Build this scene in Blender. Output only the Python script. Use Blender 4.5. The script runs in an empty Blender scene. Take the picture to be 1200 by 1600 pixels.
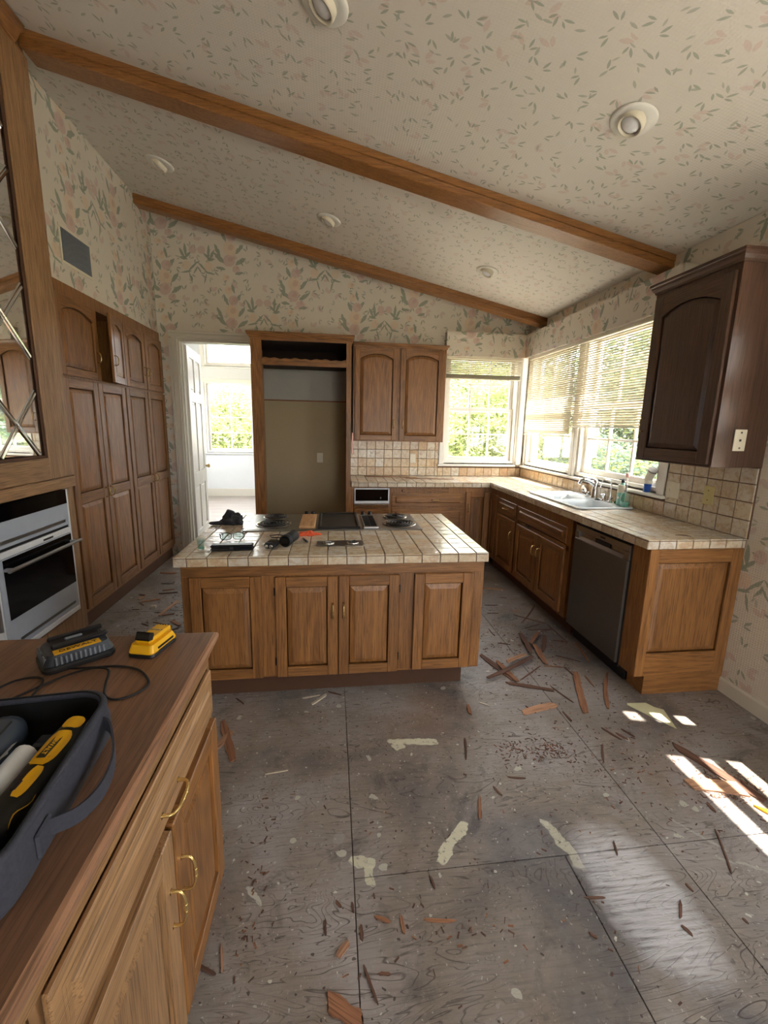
import bpy, bmesh, math, random
from mathutils import Vector, Matrix
R = random.Random(7)
C = bpy.context.scene.collection
S = bpy.context.scene
PI = math.pi

# ------------------------------------------------------------------ camera
F_PX, YAW, PITCH, ROLL, CAM_H = 660.14, -0.1251, 0.1836, -0.021, 1.5806
cd = bpy.data.cameras.new('camera')
cam = bpy.data.objects.new('camera', cd); C.objects.link(cam)
cy, sy, cp, sp, cr, sr = math.cos(YAW), math.sin(YAW), math.cos(PITCH), math.sin(PITCH), math.cos(ROLL), math.sin(ROLL)
fwd = Vector((-sy*cp, cy*cp, -sp)); rt = Vector((cy, sy, 0)); up = rt.cross(fwd)
rt2 = cr*rt - sr*up; up2 = sr*rt + cr*up
m = Matrix((rt2, up2, -fwd)).transposed().to_4x4(); m.translation = Vector((0, 0, CAM_H))
cam.matrix_world = m
cd.sensor_fit = 'HORIZONTAL'; cd.sensor_width = 36; cd.lens = F_PX/1200*36
cd.shift_x = 0.0; cd.shift_y = -(800-787.35)/1200
cd.clip_start = 0.02; cd.clip_end = 200
S.camera = cam

# ------------------------------------------------------------------ world, sun, exposure
w = bpy.data.worlds.new('world'); S.world = w; w.use_nodes = True
bg = w.node_tree.nodes['Background']
bg.inputs[0].default_value = (0.95, 0.97, 1.0, 1); bg.inputs[1].default_value = 1.0
sd = bpy.data.lights.new('sun', 'SUN'); sd.energy = 2.8; sd.angle = math.radians(0.6); sd.color = (1.0, 0.93, 0.80)
sun = bpy.data.objects.new('sun', sd); C.objects.link(sun)
SUN_DIR = Vector((-0.39, 0.09, -1.0)).normalized()
sun.rotation_euler = SUN_DIR.to_track_quat('-Z', 'Y').to_euler()
S.view_settings.view_transform = 'Standard'; S.view_settings.look = 'None'
S.view_settings.gamma = 1.0; S.view_settings.use_curve_mapping = False
S.view_settings.exposure = 3.92

def portal(name, loc, rot, sx, sy_):
    ld = bpy.data.lights.new(name, 'AREA'); ld.shape = 'RECTANGLE'; ld.size = sx; ld.size_y = sy_
    ld.cycles.is_portal = True
    o = bpy.data.objects.new(name, ld); C.objects.link(o); o.location = loc; o.rotation_euler = rot

# ------------------------------------------------------------------ materials
def lin(c):
    return tuple((x/12.92 if x <= 0.04045 else ((x+0.055)/1.055)**2.4) for x in c)
def rgb(r, g, b): return lin((r/255, g/255, b/255)) + (1.0,)

class NG:
    def __init__(s, name):
        s.m = bpy.data.materials.new(name); s.m.use_nodes = True
        s.t = s.m.node_tree; s.n = s.t.nodes; s.l = s.t.links
        s.b = s.n['Principled BSDF']
    def node(s, typ, ins=None, **kw):
        n = s.n.new(typ)
        for k, v in kw.items(): setattr(n, k, v)
        if ins:
            for k, v in ins.items(): s.put(n, k, v)
        return n
    def put(s, n, k, v):
        i = n.inputs[k]
        if isinstance(v, bpy.types.NodeSocket): s.l.new(v, i)
        elif v is not None: i.default_value = v
    def math(s, op, a, b=None, c=None, clamp=False):
        n = s.n.new('ShaderNodeMath'); n.operation = op; n.use_clamp = clamp
        s.put(n, 0, a)
        if b is not None: s.put(n, 1, b)
        if c is not None: s.put(n, 2, c)
        return n.outputs[0]
    def mix(s, f, a, b, typ='MIX'):
        n = s.n.new('ShaderNodeMix'); n.data_type = 'RGBA'; n.blend_type = typ
        s.put(n, 0, f); s.put(n, 6, a); s.put(n, 7, b); return n.outputs[2]
    def ramp(s, f, stops):
        n = s.n.new('ShaderNodeValToRGB'); e = n.color_ramp.elements
        e[0].position, e[0].color = stops[0]; e[1].position, e[1].color = stops[-1]
        for p, c in stops[1:-1]:
            q = e.new(p); q.color = c
        s.put(n, 0, f); return n.outputs[0]
    def step(s, v, lo, hi):     # smooth 0..1
        n = s.n.new('ShaderNodeMapRange'); n.interpolation_type = 'SMOOTHSTEP'
        s.put(n, 0, v); s.put(n, 1, lo); s.put(n, 2, hi); return n.outputs[0]
    def obj(s): return s.node('ShaderNodeTexCoord').outputs['Object']
    def rnd(s): return s.node('ShaderNodeObjectInfo').outputs['Random']
    def mapping(s, v, loc=(0,0,0), rot=(0,0,0), sc=(1,1,1), typ='POINT'):
        n = s.node('ShaderNodeMapping', vector_type=typ)
        s.put(n, 'Vector', v); n.inputs['Location'].default_value = loc
        n.inputs['Rotation'].default_value = rot; n.inputs['Scale'].default_value = sc
        return n.outputs[0]
    def noise(s, v, scale, detail=3, rough=0.5, dist=0.0, dim='3D'):
        n = s.node('ShaderNodeTexNoise', noise_dimensions=dim)
        s.put(n, 'Vector', v); s.put(n, 'Scale', scale); s.put(n, 'Detail', detail)
        s.put(n, 'Roughness', rough); s.put(n, 'Distortion', dist); return n.outputs[0]
    def bump(s, h, strength=0.3, dist=0.01, prev=None):
        n = s.node('ShaderNodeBump'); s.put(n, 'Height', h); s.put(n, 'Strength', strength); s.put(n, 'Distance', dist)
        if prev is not None: s.put(n, 'Normal', prev)
        s.l.new(n.outputs[0], s.b.inputs['Normal']); return n.outputs[0]
    def set(s, **kw):
        names = dict(color='Base Color', rough='Roughness', metal='Metallic', spec='Specular IOR Level', coat='Coat Weight',
                     trans='Transmission Weight', alpha='Alpha', ior='IOR')
        for k, v in kw.items(): s.put(s.b, names[k], v)
        return s.m

def plain(name, col, rough=0.5, metal=0.0, spec=0.5, var=0.04, nscale=30):
    g = NG(name); o = g.obj()
    n = g.noise(o, nscale, 3)
    c2 = tuple(x*(1-var*2.5) for x in col[:3]) + (1,)
    g.set(color=g.mix(n, col, c2), rough=rough, metal=metal, spec=spec)
    return g.m

def oak(name, axis, light, dark, rough=0.42, coat=0.12, contrast=1.0):
    g = NG(name); o = g.obj()
    r = g.rnd()
    off = g.node('ShaderNodeCombineXYZ', {0: g.math('MULTIPLY', r, 7.3), 1: g.math('MULTIPLY', r, 3.1), 2: g.math('MULTIPLY', r, 5.7)}).outputs[0]
    v = g.node('ShaderNodeVectorMath', {0: o, 1: off}, operation='ADD').outputs[0]
    sc = [22, 22, 22]; sc['xyz'.index(axis)] = 1.3
    mv = g.mapping(v, sc=tuple(sc))
    big = g.noise(mv, 0.55, 4, 0.55, 1.6)
    sc2 = [260, 260, 260]; sc2['xyz'.index(axis)] = 7
    pores = g.noise(g.mapping(v, sc=tuple(sc2)), 1.0, 2, 0.6)
    # cathedral figure: sine of stretched noise
    sc3 = [5, 5, 5]; sc3['xyz'.index(axis)] = 0.5
    fig = g.noise(g.mapping(v, sc=tuple(sc3)), 1.0, 2, 0.4, 0.3)
    rings = g.math('MULTIPLY_ADD', g.math('SINE', g.math('MULTIPLY', fig, 120.0)), 0.5, 0.5)
    fine = g.noise(g.mapping(v, sc=tuple(x*(5 if x > 2 else 2) for x in sc)), 0.8, 3, 0.6, 0.4)
    mixf = g.math('ADD', g.math('ADD', g.math('MULTIPLY', big, 0.45), g.math('MULTIPLY', fine, 0.28)), g.math('MULTIPLY', rings, 0.17*contrast))
    base = g.ramp(mixf, [(0.25, light), (0.52, tuple(0.55*a+0.45*b for a, b in zip(light, dark))), (0.8, dark)])
    pf = g.step(pores, 0.50, 0.64)
    col = g.mix(g.math('MULTIPLY', pf, 0.55*contrast), base, tuple(x*0.35 for x in dark[:3])+(1,))
    hsv = g.node('ShaderNodeHueSaturation', {'Color': col, 'Value': g.math('MULTIPLY_ADD', r, 0.22, 0.89)}).outputs[0]
    g.set(color=hsv, rough=g.math('MULTIPLY_ADD', big, 0.15, rough-0.07), coat=coat)
    g.b.inputs['Coat Roughness'].default_value = 0.25
    g.bump(g.math('ADD', g.math('MULTIPLY', pores, -0.6), g.math('MULTIPLY', big, 0.3)), 0.25, 0.002)
    return g.m

M = {}
OL, OD = rgb(158, 108, 58), rgb(92, 57, 26)
for a in 'xyz': M['oak_'+a] = oak('oak_grain_'+a, a, OL, OD)
M['oak_top'] = oak('oak_veneer_top', 'x', rgb(142, 104, 78), rgb(100, 70, 50), 0.42, 0.1, 0.7)
M['oak_beam'] = oak('beam_oak', 'x', rgb(164, 112, 58), rgb(112, 70, 32), 0.4, 0.15, 0.8)
M['oak_pale_z'] = oak('worn_oak_z', 'z', rgb(168, 130, 90), rgb(116, 84, 54), 0.45, 0.08)
M['oak_pale_x'] = oak('worn_oak_x', 'x', rgb(168, 130, 90), rgb(116, 84, 54), 0.45, 0.08)
M['oak_dark_z'] = oak('backlit_toned_oak_z', 'z', rgb(92, 66, 52), rgb(58, 41, 33), 0.33, 0.25)  # backlit darkness of the upper right cabinet put into its oak colour
M['oak_dark_x'] = oak('backlit_toned_oak_x', 'x', rgb(92, 66, 52), rgb(58, 41, 33), 0.33, 0.25)
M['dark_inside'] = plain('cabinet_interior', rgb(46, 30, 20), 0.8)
M['kick'] = plain('toe_kick_wood', rgb(88, 56, 34), 0.7, var=0.12, nscale=12)
M['white'] = plain('white_trim_paint', rgb(232, 228, 218), 0.4, var=0.02)
M['cream'] = plain('cream_plastic', rgb(222, 214, 192), 0.4)
M['ivory'] = plain('ivory_plate', rgb(202, 188, 128), 0.4)
M['wall_white'] = plain('sunroom_plaster', rgb(220, 222, 222), 0.8, var=0.02, nscale=6)
M['white_metal'] = plain('white_enamel_metal', rgb(226, 224, 215), 0.35)
M['steel'] = plain('brushed_steel', rgb(170, 168, 164), 0.32, 1.0, var=0.05, nscale=80)
M['steel_dark'] = plain('slate_steel', rgb(120, 116, 110), 0.42, 0.85, var=0.05, nscale=40)
M['chrome'] = plain('chrome', rgb(215, 215, 215), 0.1, 1.0, var=0.0)
M['brass'] = plain('antique_brass', rgb(222, 190, 124), 0.22, 0.85, var=0.05)
M['black'] = plain('black_plastic', rgb(22, 22, 24), 0.4)
M['black_glass'] = plain('black_glass', rgb(8, 8, 9), 0.06)
M['black_iron'] = plain('cast_black_iron', rgb(30, 29, 28), 0.45, 0.3)
M['coil'] = plain('burner_coil', rgb(36, 34, 34), 0.35, 0.5)
M['griddle'] = plain('griddle_plate', rgb(70, 64, 58), 0.5, 0.4, var=0.2, nscale=14)
M['butcher'] = oak('maple_cover_board', 'y', rgb(222, 178, 128), rgb(176, 124, 78), 0.5, 0.0)
M['oven_grey'] = plain('pale_grey_enamel', rgb(176, 184, 196), 0.3)
M['oven_white'] = plain('white_enamel', rgb(228, 230, 232), 0.3)
M['porcelain'] = plain('white_porcelain', rgb(214, 220, 222), 0.12, var=0.02)
M['drywall'] = plain('fridge_recess_drywall', rgb(180, 164, 132), 0.9, var=0.03, nscale=5)
M['drywall_grey'] = plain('upper_recess_drywall', rgb(186, 184, 178), 0.9, var=0.04, nscale=5)
M['yellow'] = plain('yellow_plastic', rgb(236, 178, 20), 0.4)
M['fabric'] = plain('tool_bag_fabric', rgb(62, 64, 76), 0.95, var=0.2, nscale=160)
M['fabric_black'] = plain('black_lining', rgb(12, 12, 13), 0.95)
M['rubber'] = plain('black_rubber', rgb(24, 25, 27), 0.6)
M['slate_plastic'] = plain('dark_blue_grey_plastic', rgb(52, 60, 72), 0.45)
M['grey_plastic'] = plain('mid_grey_plastic', rgb(120, 128, 138), 0.4)
M['orange_rag'] = plain('orange_cloth', rgb(226, 92, 52), 0.9)
M['pink'] = plain('pink_plastic', rgb(222, 170, 160), 0.5)
M['blue'] = plain('blue_plastic', rgb(40, 86, 176), 0.4)
M['tube_white'] = plain('pale_ribbed_tube', rgb(220, 214, 200), 0.6)
M['soap_green'] = plain('green_dish_soap', rgb(132, 188, 166), 0.2)
M['brick_green'] = plain('green_sponge', rgb(70, 130, 60), 0.9)
M['splint0'] = oak('splinter_dark', 'x', rgb(112, 78, 60), rgb(70, 46, 36), 0.8, 0)
M['splint1'] = oak('splinter_brown', 'x', rgb(160, 112, 80), rgb(112, 72, 50), 0.8, 0)
M['splint2'] = oak('splinter_tan', 'x', rgb(196, 152, 120), rgb(150, 106, 80), 0.8, 0)
M['splint3'] = oak('splinter_white', 'x', rgb(214, 202, 182), rgb(176, 160, 138), 0.8, 0)
M['card'] = plain('pale_yellow_card', rgb(206, 204, 164), 0.8)
M['concrete'] = plain('pale_concrete', rgb(222, 217, 208), 0.9)
M['lawn'] = plain('dry_lawn', rgb(168, 160, 132), 1.0, var=0.15, nscale=2)
M['bark'] = plain('tree_bark', rgb(96, 82, 66), 0.9)
M['roof'] = plain('neighbour_roof', rgb(120, 110, 104), 0.9)
M['stucco'] = plain('exterior_stucco', rgb(236, 232, 224), 0.9)
M['base_white'] = plain('baseboard_paint', rgb(214, 208, 194), 0.45, var=0.01)

def glass_mat(name, tint=(1, 1, 1, 1), gl=0.08):
    g = NG(name); n = g.n
    tr = g.node('ShaderNodeBsdfTransparent', {0: tint}); gs = g.node('ShaderNodeBsdfGlossy', {0: (1, 1, 1, 1), 1: 0.02})
    bf = g.node('ShaderNodeNewGeometry').outputs['Backfacing']
    fr = g.node('ShaderNodeFresnel', {0: g.math('MULTIPLY_ADD', bf, 1/1.45-1.45, 1.45)})
    mx = g.node('ShaderNodeMixShader', {0: fr.outputs[0], 1: tr.outputs[0], 2: gs.outputs[0]})
    g.l.new(mx.outputs[0], n['Material Output'].inputs[0]); return g.m
M['glass'] = glass_mat('window_glass', (0.985, 0.985, 0.985, 1))
M['clear'] = glass_mat('clear_plastic', (0.80, 0.88, 0.86, 1))
g = NG('mirror'); g.set(color=(0.86, 0.88, 0.88, 1), rough=0.02, metal=1.0); M['mirror'] = g.m
g = NG('bevel_mirror_strip'); g.set(color=(0.7, 0.72, 0.74, 1), rough=0.08, metal=1.0); M['bevel'] = g.m
g = NG('lamp_glass'); g.set(color=rgb(225, 226, 228), rough=0.12); M['bulb'] = g.m
def leafm(name, c1, c2):
    g = NG(name); n = g.noise(g.obj(), 1.2, 4)
    df = g.node('ShaderNodeBsdfDiffuse', {0: g.mix(n, c1, c2)}); tl = g.node('ShaderNodeBsdfTranslucent', {0: g.mix(n, c1, c2)})
    mx = g.node('ShaderNodeMixShader', {0: 0.35, 1: df.outputs[0], 2: tl.outputs[0]})
    g.l.new(mx.outputs[0], g.n['Material Output'].inputs[0]); return g.m
M['leaf'] = leafm('hedge_leaves', rgb(150, 160, 100), rgb(96, 114, 74))
M['leaf_pale'] = leafm('pale_leaves', rgb(200, 204, 136), rgb(158, 168, 108))
M['leaf_dark'] = leafm('dark_leaves', rgb(108, 124, 108), rgb(74, 92, 82))
def slatm():
    g = NG('ivory_slat')
    df = g.node('ShaderNodeBsdfDiffuse', {0: rgb(222, 214, 196)}); tl = g.node('ShaderNodeBsdfTranslucent', {0: rgb(230, 222, 200)})
    mx = g.node('ShaderNodeMixShader', {0: 0.28, 1: df.outputs[0], 2: tl.outputs[0]})
    g.l.new(mx.outputs[0], g.n['Material Output'].inputs[0]); return g.m
M['slat'] = slatm()

def tile_mat(name, cols, bstr=0.5):
    g = NG(name); o = g.obj(); r = g.rnd()
    off = g.node('ShaderNodeCombineXYZ', {0: g.math('MULTIPLY', r, 31.0), 1: g.math('MULTIPLY', r, 17.0), 2: g.math('MULTIPLY', r, 23.0)}).outputs[0]
    v = g.node('ShaderNodeVectorMath', {0: o, 1: off}, operation='ADD').outputs[0]
    base = g.ramp(r, [(i/(len(cols)-1), c) for i, c in enumerate(cols)])
    n1 = g.noise(v, 24, 4, 0.6, 0.6)
    col = g.mix(g.step(n1, 0.42, 0.66), base, g.mix(0.6, base, rgb(176, 140, 104)))
    n2 = g.noise(v, 70, 3, 0.6)
    col = g.mix(g.math('MULTIPLY', g.step(n2, 0.5, 0.7), 0.25), col, rgb(232, 224, 206))
    g.set(color=col, rough=0.16)
    g.bump(g.noise(v, 34, 2, 0.5, 0.8), bstr, 0.006)
    return g.m
M['tile'] = tile_mat('handmade_beige_tile', [rgb(208, 196, 172), rgb(202, 184, 156), rgb(204, 198, 184), rgb(198, 180, 154), rgb(210, 202, 184)], 0.35)
M['tile_peach'] = tile_mat('handmade_ochre_tile', [rgb(216, 196, 160), rgb(200, 166, 124), rgb(208, 184, 146), rgb(214, 206, 186), rgb(196, 160, 120)])
M['grout'] = plain('brown_grout', rgb(112, 86, 68), 0.9, var=0.1)

# wallpaper -------------------------------------------------------------
def wallpaper(name, ax, kind):
    g = NG(name); sp_ = g.node('ShaderNodeSeparateXYZ', {0: g.obj()})
    u0, v0 = sp_.outputs['XYZ'.index(ax[0])], sp_.outputs['XYZ'.index(ax[1])]
    P = g.node('ShaderNodeCombineXYZ', {0: u0, 1: v0, 2: 0.0}).outputs[0]
    wob = g.node('ShaderNodeTexNoise', {'Vector': P, 'Scale': 26.0, 'Detail': 2.0}, noise_dimensions='2D')
    wv = g.node('ShaderNodeVectorMath', {0: wob.outputs['Color'], 1: (0.5, 0.5, 0.5)}, operation='SUBTRACT').outputs[0]
    def warp(vec, amt):
        s_ = g.node('ShaderNodeVectorMath', {0: wv, 'Scale': amt}, operation='SCALE').outputs[0]
        return g.node('ShaderNodeVectorMath', {0: vec, 1: s_}, operation='ADD').outputs[0]
    bgc = rgb(217, 210, 199) if kind == 'ceiling' else rgb(219, 211, 196)
    col = g.mix(g.noise(P, 3.0, 2), bgc, tuple(x*0.94 for x in bgc[:3])+(1,))
    sage, sage2, rose, peach = rgb(142, 150, 130), rgb(168, 170, 154), rgb(204, 176, 166), rgb(220, 198, 172)
    def ell(vec, x, y, a, b, ang, soft=0.25):
        q = g.mapping(vec, (x, y, 0), (0, 0, ang), (a, b, 1), 'TEXTURE')
        return g.math('SUBTRACT', 1.0, g.step(g.node('ShaderNodeVectorMath', {0: q}, operation='LENGTH').outputs['Value'], 1-soft, 1.0))
    def leaf(vec, x, y, L, W, ang):     # pointed leaf: two overlapping discs
        q = g.mapping(vec, (x, y, 0), (0, 0, ang), (L, L, 1), 'TEXTURE')
        k = W/L; rr = (1+k*k)/(2*k); c = rr-k
        a1 = g.node('ShaderNodeVectorMath', {0: q, 1: (0, c, 0)}, operation='DISTANCE').outputs['Value']
        a2 = g.node('ShaderNodeVectorMath', {0: q, 1: (0, -c, 0)}, operation='DISTANCE').outputs['Value']
        return g.math('LESS_THAN', g.math('MAXIMUM', a1, a2), rr)
    # scattered small leaves and petals, three layers
    def scatter(scale, seed, L, W, c, prob, a, pair=False):
        q = g.mapping(P, (seed*1.37, seed*0.71, 0), (0, 0, 0), (scale,)*3)
        vo = g.node('ShaderNodeTexVoronoi', {'Vector': q, 'Scale': 1.0, 'Randomness': 0.75}, voronoi_dimensions='2D')
        loc = g.node('ShaderNodeVectorMath', {0: q, 1: vo.outputs['Position']}, operation='SUBTRACT').outputs[0]
        cs = g.node('ShaderNodeSeparateXYZ', {0: vo.outputs['Color']})
        rot = g.node('ShaderNodeVectorRotate', {'Vector': loc, 'Angle': g.math('MULTIPLY', cs.outputs[0], 6.283)}, rotation_type='Z_AXIS').outputs[0]
        mk = leaf(rot, 0, 0, L*scale, W*scale, 0)
        if pair: mk = g.math('MAXIMUM', mk, leaf(rot, -L*scale*0.7, L*scale*0.8, L*scale*0.8, W*scale*0.9, 0.8))
        mk = g.math('MULTIPLY', mk, g.math('LESS_THAN', cs.outputs[1], prob))
        return g.mix(g.math('MULTIPLY', mk, a), cur[0], c)
    cur = [col]
    if kind == 'ceiling':
        cur[0] = scatter(7.5, 5, 0.030, 0.012, rose, 0.5, 0.5, True)
        cur[0] = scatter(9.5, 1, 0.023, 0.0060, sage, 0.75, 0.7, True)
        cur[0] = scatter(8.0, 9, 0.022, 0.0065, sage2, 0.8, 0.8)
        cur[0] = scatter(11.0, 13, 0.017, 0.0045, sage, 0.5, 0.5)
    else:
        cur[0] = scatter(6.5, 5, 0.034, 0.017, rose, 0.5, 0.6, True)
        cur[0] = scatter(7.5, 1, 0.028, 0.008, sage, 0.7, 0.75, True)
        cur[0] = scatter(8.5, 17, 0.024, 0.007, sage2, 0.6, 0.75, True)
        W_ = 0.68
        def cell(off, V_, c_):
            uu = g.math('ADD', u0, off)
            i = g.math('FLOOR', g.math('DIVIDE', uu, W_))
            x = g.math('SUBTRACT', g.math('SUBTRACT', uu, g.math('MULTIPLY', i, W_)), W_/2)
            vy = g.math('ADD', g.math('ADD', v0, c_), g.math('MULTIPLY', g.math('FLOORED_MODULO', i, 2.0), V_*0.5))
            y = g.math('SUBTRACT', g.math('FLOORED_MODULO', vy, V_), V_/2)
            return x, y
        # roses column
        x, y = cell(0.07, 0.64, 0.1)
        Q = warp(g.node('ShaderNodeCombineXYZ', {0: x, 1: y, 2: 0.0}).outputs[0], 0.022)
        for (lx, ly, L, Wd, an) in [(-.11, -.10, .075, .022, 2.4), (.11, -.12, .07, .022, .6), (-.13, -.02, .07, .02, 2.0), (.10, .0, .065, .02, .9), (-.06, .12, .06, .018, 2.0),
                                    (.07, .14, .06, .018, 1.0), (.02, .24, .055, .015, 1.8), (-.1, -.2, .05, .016, 3.0), (.09, -.24, .05, .015, .2), (-.04, .34, .045, .013, 1.1), (.05, -.34, .045, .013, 2.2)]:
            cur[0] = g.mix(g.math('MULTIPLY', leaf(Q, lx, ly, L, Wd, an), 0.85), cur[0], sage)
        for (lx, ly, a, b, c) in [(0, 0, .075, .085, peach), (-.01, -.12, .07, .065, rose), (.02, .12, .06, .055, rose), (-.03, .22, .045, .045, peach), (.06, -.2, .045, .04, rose), (.0, .38, .05, .045, rose), (-.05, -.3, .04, .045, peach)]:
            cur[0] = g.mix(g.math('MULTIPLY', ell(Q, lx, ly, a, b, 0.4, 0.2), 0.8), cur[0], c)
            cur[0] = g.mix(g.math('MULTIPLY', ell(Q, lx+.012, ly+.014, a*.5, b*.4, 0.9, 0.3), 0.35), cur[0], rgb(190, 146, 130))
        # mirrored spray
        x, y = cell(0.41, 1.0, 0.25)
        Q = warp(g.node('ShaderNodeCombineXYZ', {0: g.math('ABSOLUTE', x), 1: y, 2: 0.0}).outputs[0], 0.012)
        for (lx, ly, L, Wd, an) in [(.12, .13, .07, .015, 1.5), (.155, .10, .06, .014, 1.1), (.10, .08, .055, .013, 2.4), (.14, .05, .045, .014, .2), (.05, -.03, .075, .010, -.8),
                                    (.12, -.085, .06, .010, -.2), (.075, -.14, .06, .009, 1.3), (.02, -.06, .05, .008, -1.0)]:
            cur[0] = g.mix(g.math('MULTIPLY', leaf(Q, lx, ly, L, Wd, an), 0.85), cur[0], sage)
        for (lx, ly, a, b, c) in [(.045, .14, .045, .045, rose), (.115, -.02, .05, .05, peach)]:
            cur[0] = g.mix(g.math('MULTIPLY', ell(Q, lx, ly, a, b, 0.3, 0.2), 0.75), cur[0], c)
    g.set(color=cur[0], rough=0.62)
    # woven emboss of the vinyl paper
    wx = g.math('SINE', g.math('MULTIPLY', u0, 420.0)); wy = g.math('SINE', g.math('MULTIPLY', v0, 420.0))
    g.bump(g.math('MAXIMUM', wx, wy), 0.35, 0.0012)
    return g.m
M['paper_xz'] = wallpaper('floral_wallpaper_back', 'XZ', 'wall')
M['paper_yz'] = wallpaper('floral_wallpaper_side', 'YZ', 'wall')
M['paper_ceiling'] = wallpaper('leaf_wallpaper_ceiling', 'XY', 'ceiling')

def floor_mat():
    g = NG('worn_plywood_subfloor')
    geo = g.node('ShaderNodeNewGeometry').outputs['Position']
    P = g.mapping(geo, sc=(1, 1, 0))
    r = g.rnd()
    n_big = g.noise(P, 1.3, 4, 0.6, 0.4)
    base = g.ramp(n_big, [(0.36, rgb(98, 94, 94)), (0.47, rgb(132, 122, 112)), (0.60, rgb(154, 148, 146))])
    # plywood figure running across the room
    fx = g.mapping(P, sc=(1.6, 7, 1))
    fig = g.noise(fx, 1.0, 3, 0.55, 0.9)
    lines = g.math('ABSOLUTE', g.math('SINE', g.math('MULTIPLY', fig, 75.0)))
    lm = g.math('SUBTRACT', 1.0, g.step(lines, 0.0, 0.34))
    lmask = g.math('MULTIPLY', lm, g.step(g.noise(P, 1.7, 2), 0.30, 0.52))
    base = g.mix(g.math('MULTIPLY', lmask, 0.7), base, rgb(62, 50, 46))
    fine = g.noise(g.mapping(P, sc=(6, 90, 1)), 1.0, 4, 0.7)
    base = g.mix(g.math('MULTIPLY', g.step(fine, 0.45, 0.7), 0.32), base, rgb(78, 66, 60))
    # grey-blue and brown stain clouds, dusty haze
    base = g.mix(g.math('MULTIPLY', g.step(g.noise(P, 2.3, 5, 0.65, 0.5), 0.5, 0.68), 0.45), base, rgb(142, 138, 136))
    base = g.mix(g.math('MULTIPLY', g.step(g.noise(g.mapping(P, (4, 2, 0)), 1.6, 3, 0.5), 0.55, 0.7), 0.4), base, rgb(134, 108, 90))
    base = g.mix(g.math('MULTIPLY', g.step(g.noise(g.mapping(P, (9, 2, 0)), 3.6, 5, 0.7, 0.8), 0.54, 0.70), 0.6), base, rgb(70, 66, 66))
    # specks and splats of paint
    wob = g.node('ShaderNodeTexNoise', {'Vector': P, 'Scale': 14.0, 'Detail': 3.0})
    wv = g.node('ShaderNodeVectorMath', {0: g.node('ShaderNodeVectorMath', {0: wob.outputs['Color'], 1: (.5, .5, .5)}, operation='SUBTRACT').outputs[0], 'Scale': 0.055}, operation='SCALE').outputs[0]
    Q = g.node('ShaderNodeVectorMath', {0: P, 1: wv}, operation='ADD').outputs[0]
    def spots(scale, rad, prob, colr, amt, seed):
        q = g.mapping(Q, (seed, seed*.6, 0))
        vo = g.node('ShaderNodeTexVoronoi', {'Vector': q, 'Scale': scale}, voronoi_dimensions='2D')
        cs = g.node('ShaderNodeSeparateXYZ', {0: vo.outputs['Color']})
        rr = g.math('MULTIPLY', cs.outputs[2], rad*scale)
        mk = g.math('MULTIPLY', g.math('LESS_THAN', vo.outputs['Distance'], rr), g.math('LESS_THAN', cs.outputs[0], prob))
        return g.mix(g.math('MULTIPLY', mk, amt), cur[0], colr)
    cur = [base]
    cur[0] = spots(6, 0.017, 0.22, rgb(192, 190, 176), 0.7, 3)
    cur[0] = spots(16, 0.006, 0.22, rgb(204, 202, 190), 0.7, 11)
    cur[0] = spots(60, 0.003, 0.16, rgb(196, 194, 186), 0.5, 7)
    cur[0] = g.mix(g.math('MULTIPLY', g.step(g.noise(P, 45, 5, 0.8), 0.56, 0.7), 0.45), cur[0], rgb(186, 178, 170))
    cur[0] = g.mix(g.math('MULTIPLY', g.step(g.noise(g.mapping(P, (3, 8, 0)), 32, 5, 0.8), 0.58, 0.7), 0.5), cur[0], rgb(60, 50, 46))
    cur[0] = spots(30, 0.004, 0.3, rgb(48, 38, 34), 0.8, 5)
    cur[0] = spots(4, 0.04, 0.15, rgb(166, 164, 160), 0.25, 23)
    def stroke(x, y, a, b, ang, colr, amt, soft=0.25, pw=4):
        q = g.mapping(Q, (x, y, 0), (0, 0, ang), (a, b, 1), 'TEXTURE')
        s_ = g.node('ShaderNodeSeparateXYZ', {0: q})
        ln = g.math('ADD', g.math('POWER', g.math('ABSOLUTE', s_.outputs[0]), pw), g.math('POWER', g.math('ABSOLUTE', s_.outputs[1]), pw))
        mk = g.math('SUBTRACT', 1.0, g.step(ln, 1-soft, 1.0+soft*0.3))
        wear = g.step(g.noise(Q, 60, 3, 0.7), 0.30, 0.45)
        cur[0] = g.mix(g.math('MULTIPLY', g.math('MULTIPLY', mk, wear), amt), cur[0], colr)
    pc = rgb(206, 204, 180)
    stroke(0.405, 1.862, 0.125, 0.020, -0.12, pc, 0.9)
    stroke(0.325, 1.838, 0.035, 0.030, 0.3, pc, 0.85)
    stroke(0.462, 1.325, 0.105, 0.019, 0.76, pc, 0.95)
    stroke(0.11, 1.29, 0.05, 0.022, -0.3, pc, 0.85, 0.4)
    stroke(0.13, 1.24, 0.018, 0.035, 0.1, pc, 0.8, 0.4)
    stroke(-0.262, 1.205, 0.045, 0.010, -0.9, rgb(190, 188, 176), 0.8, 0.4)
    stroke(0.885, 1.27, 0.020, 0.11, 0.25, pc, 0.6, 0.6)
    stroke(1.45, 1.25, 0.10, 0.006, -0.9, rgb(176, 172, 164), 0.6, 0.6)
    stroke(1.53, 1.12, 0.09, 0.006, -0.4, rgb(176, 172, 164), 0.6, 0.6)
    # soft-edged cloudy pale patch on the plywood
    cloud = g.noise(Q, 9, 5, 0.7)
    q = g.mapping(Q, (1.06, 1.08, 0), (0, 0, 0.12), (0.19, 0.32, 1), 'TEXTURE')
    s_ = g.node('ShaderNodeSeparateXYZ', {0: q})
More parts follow.
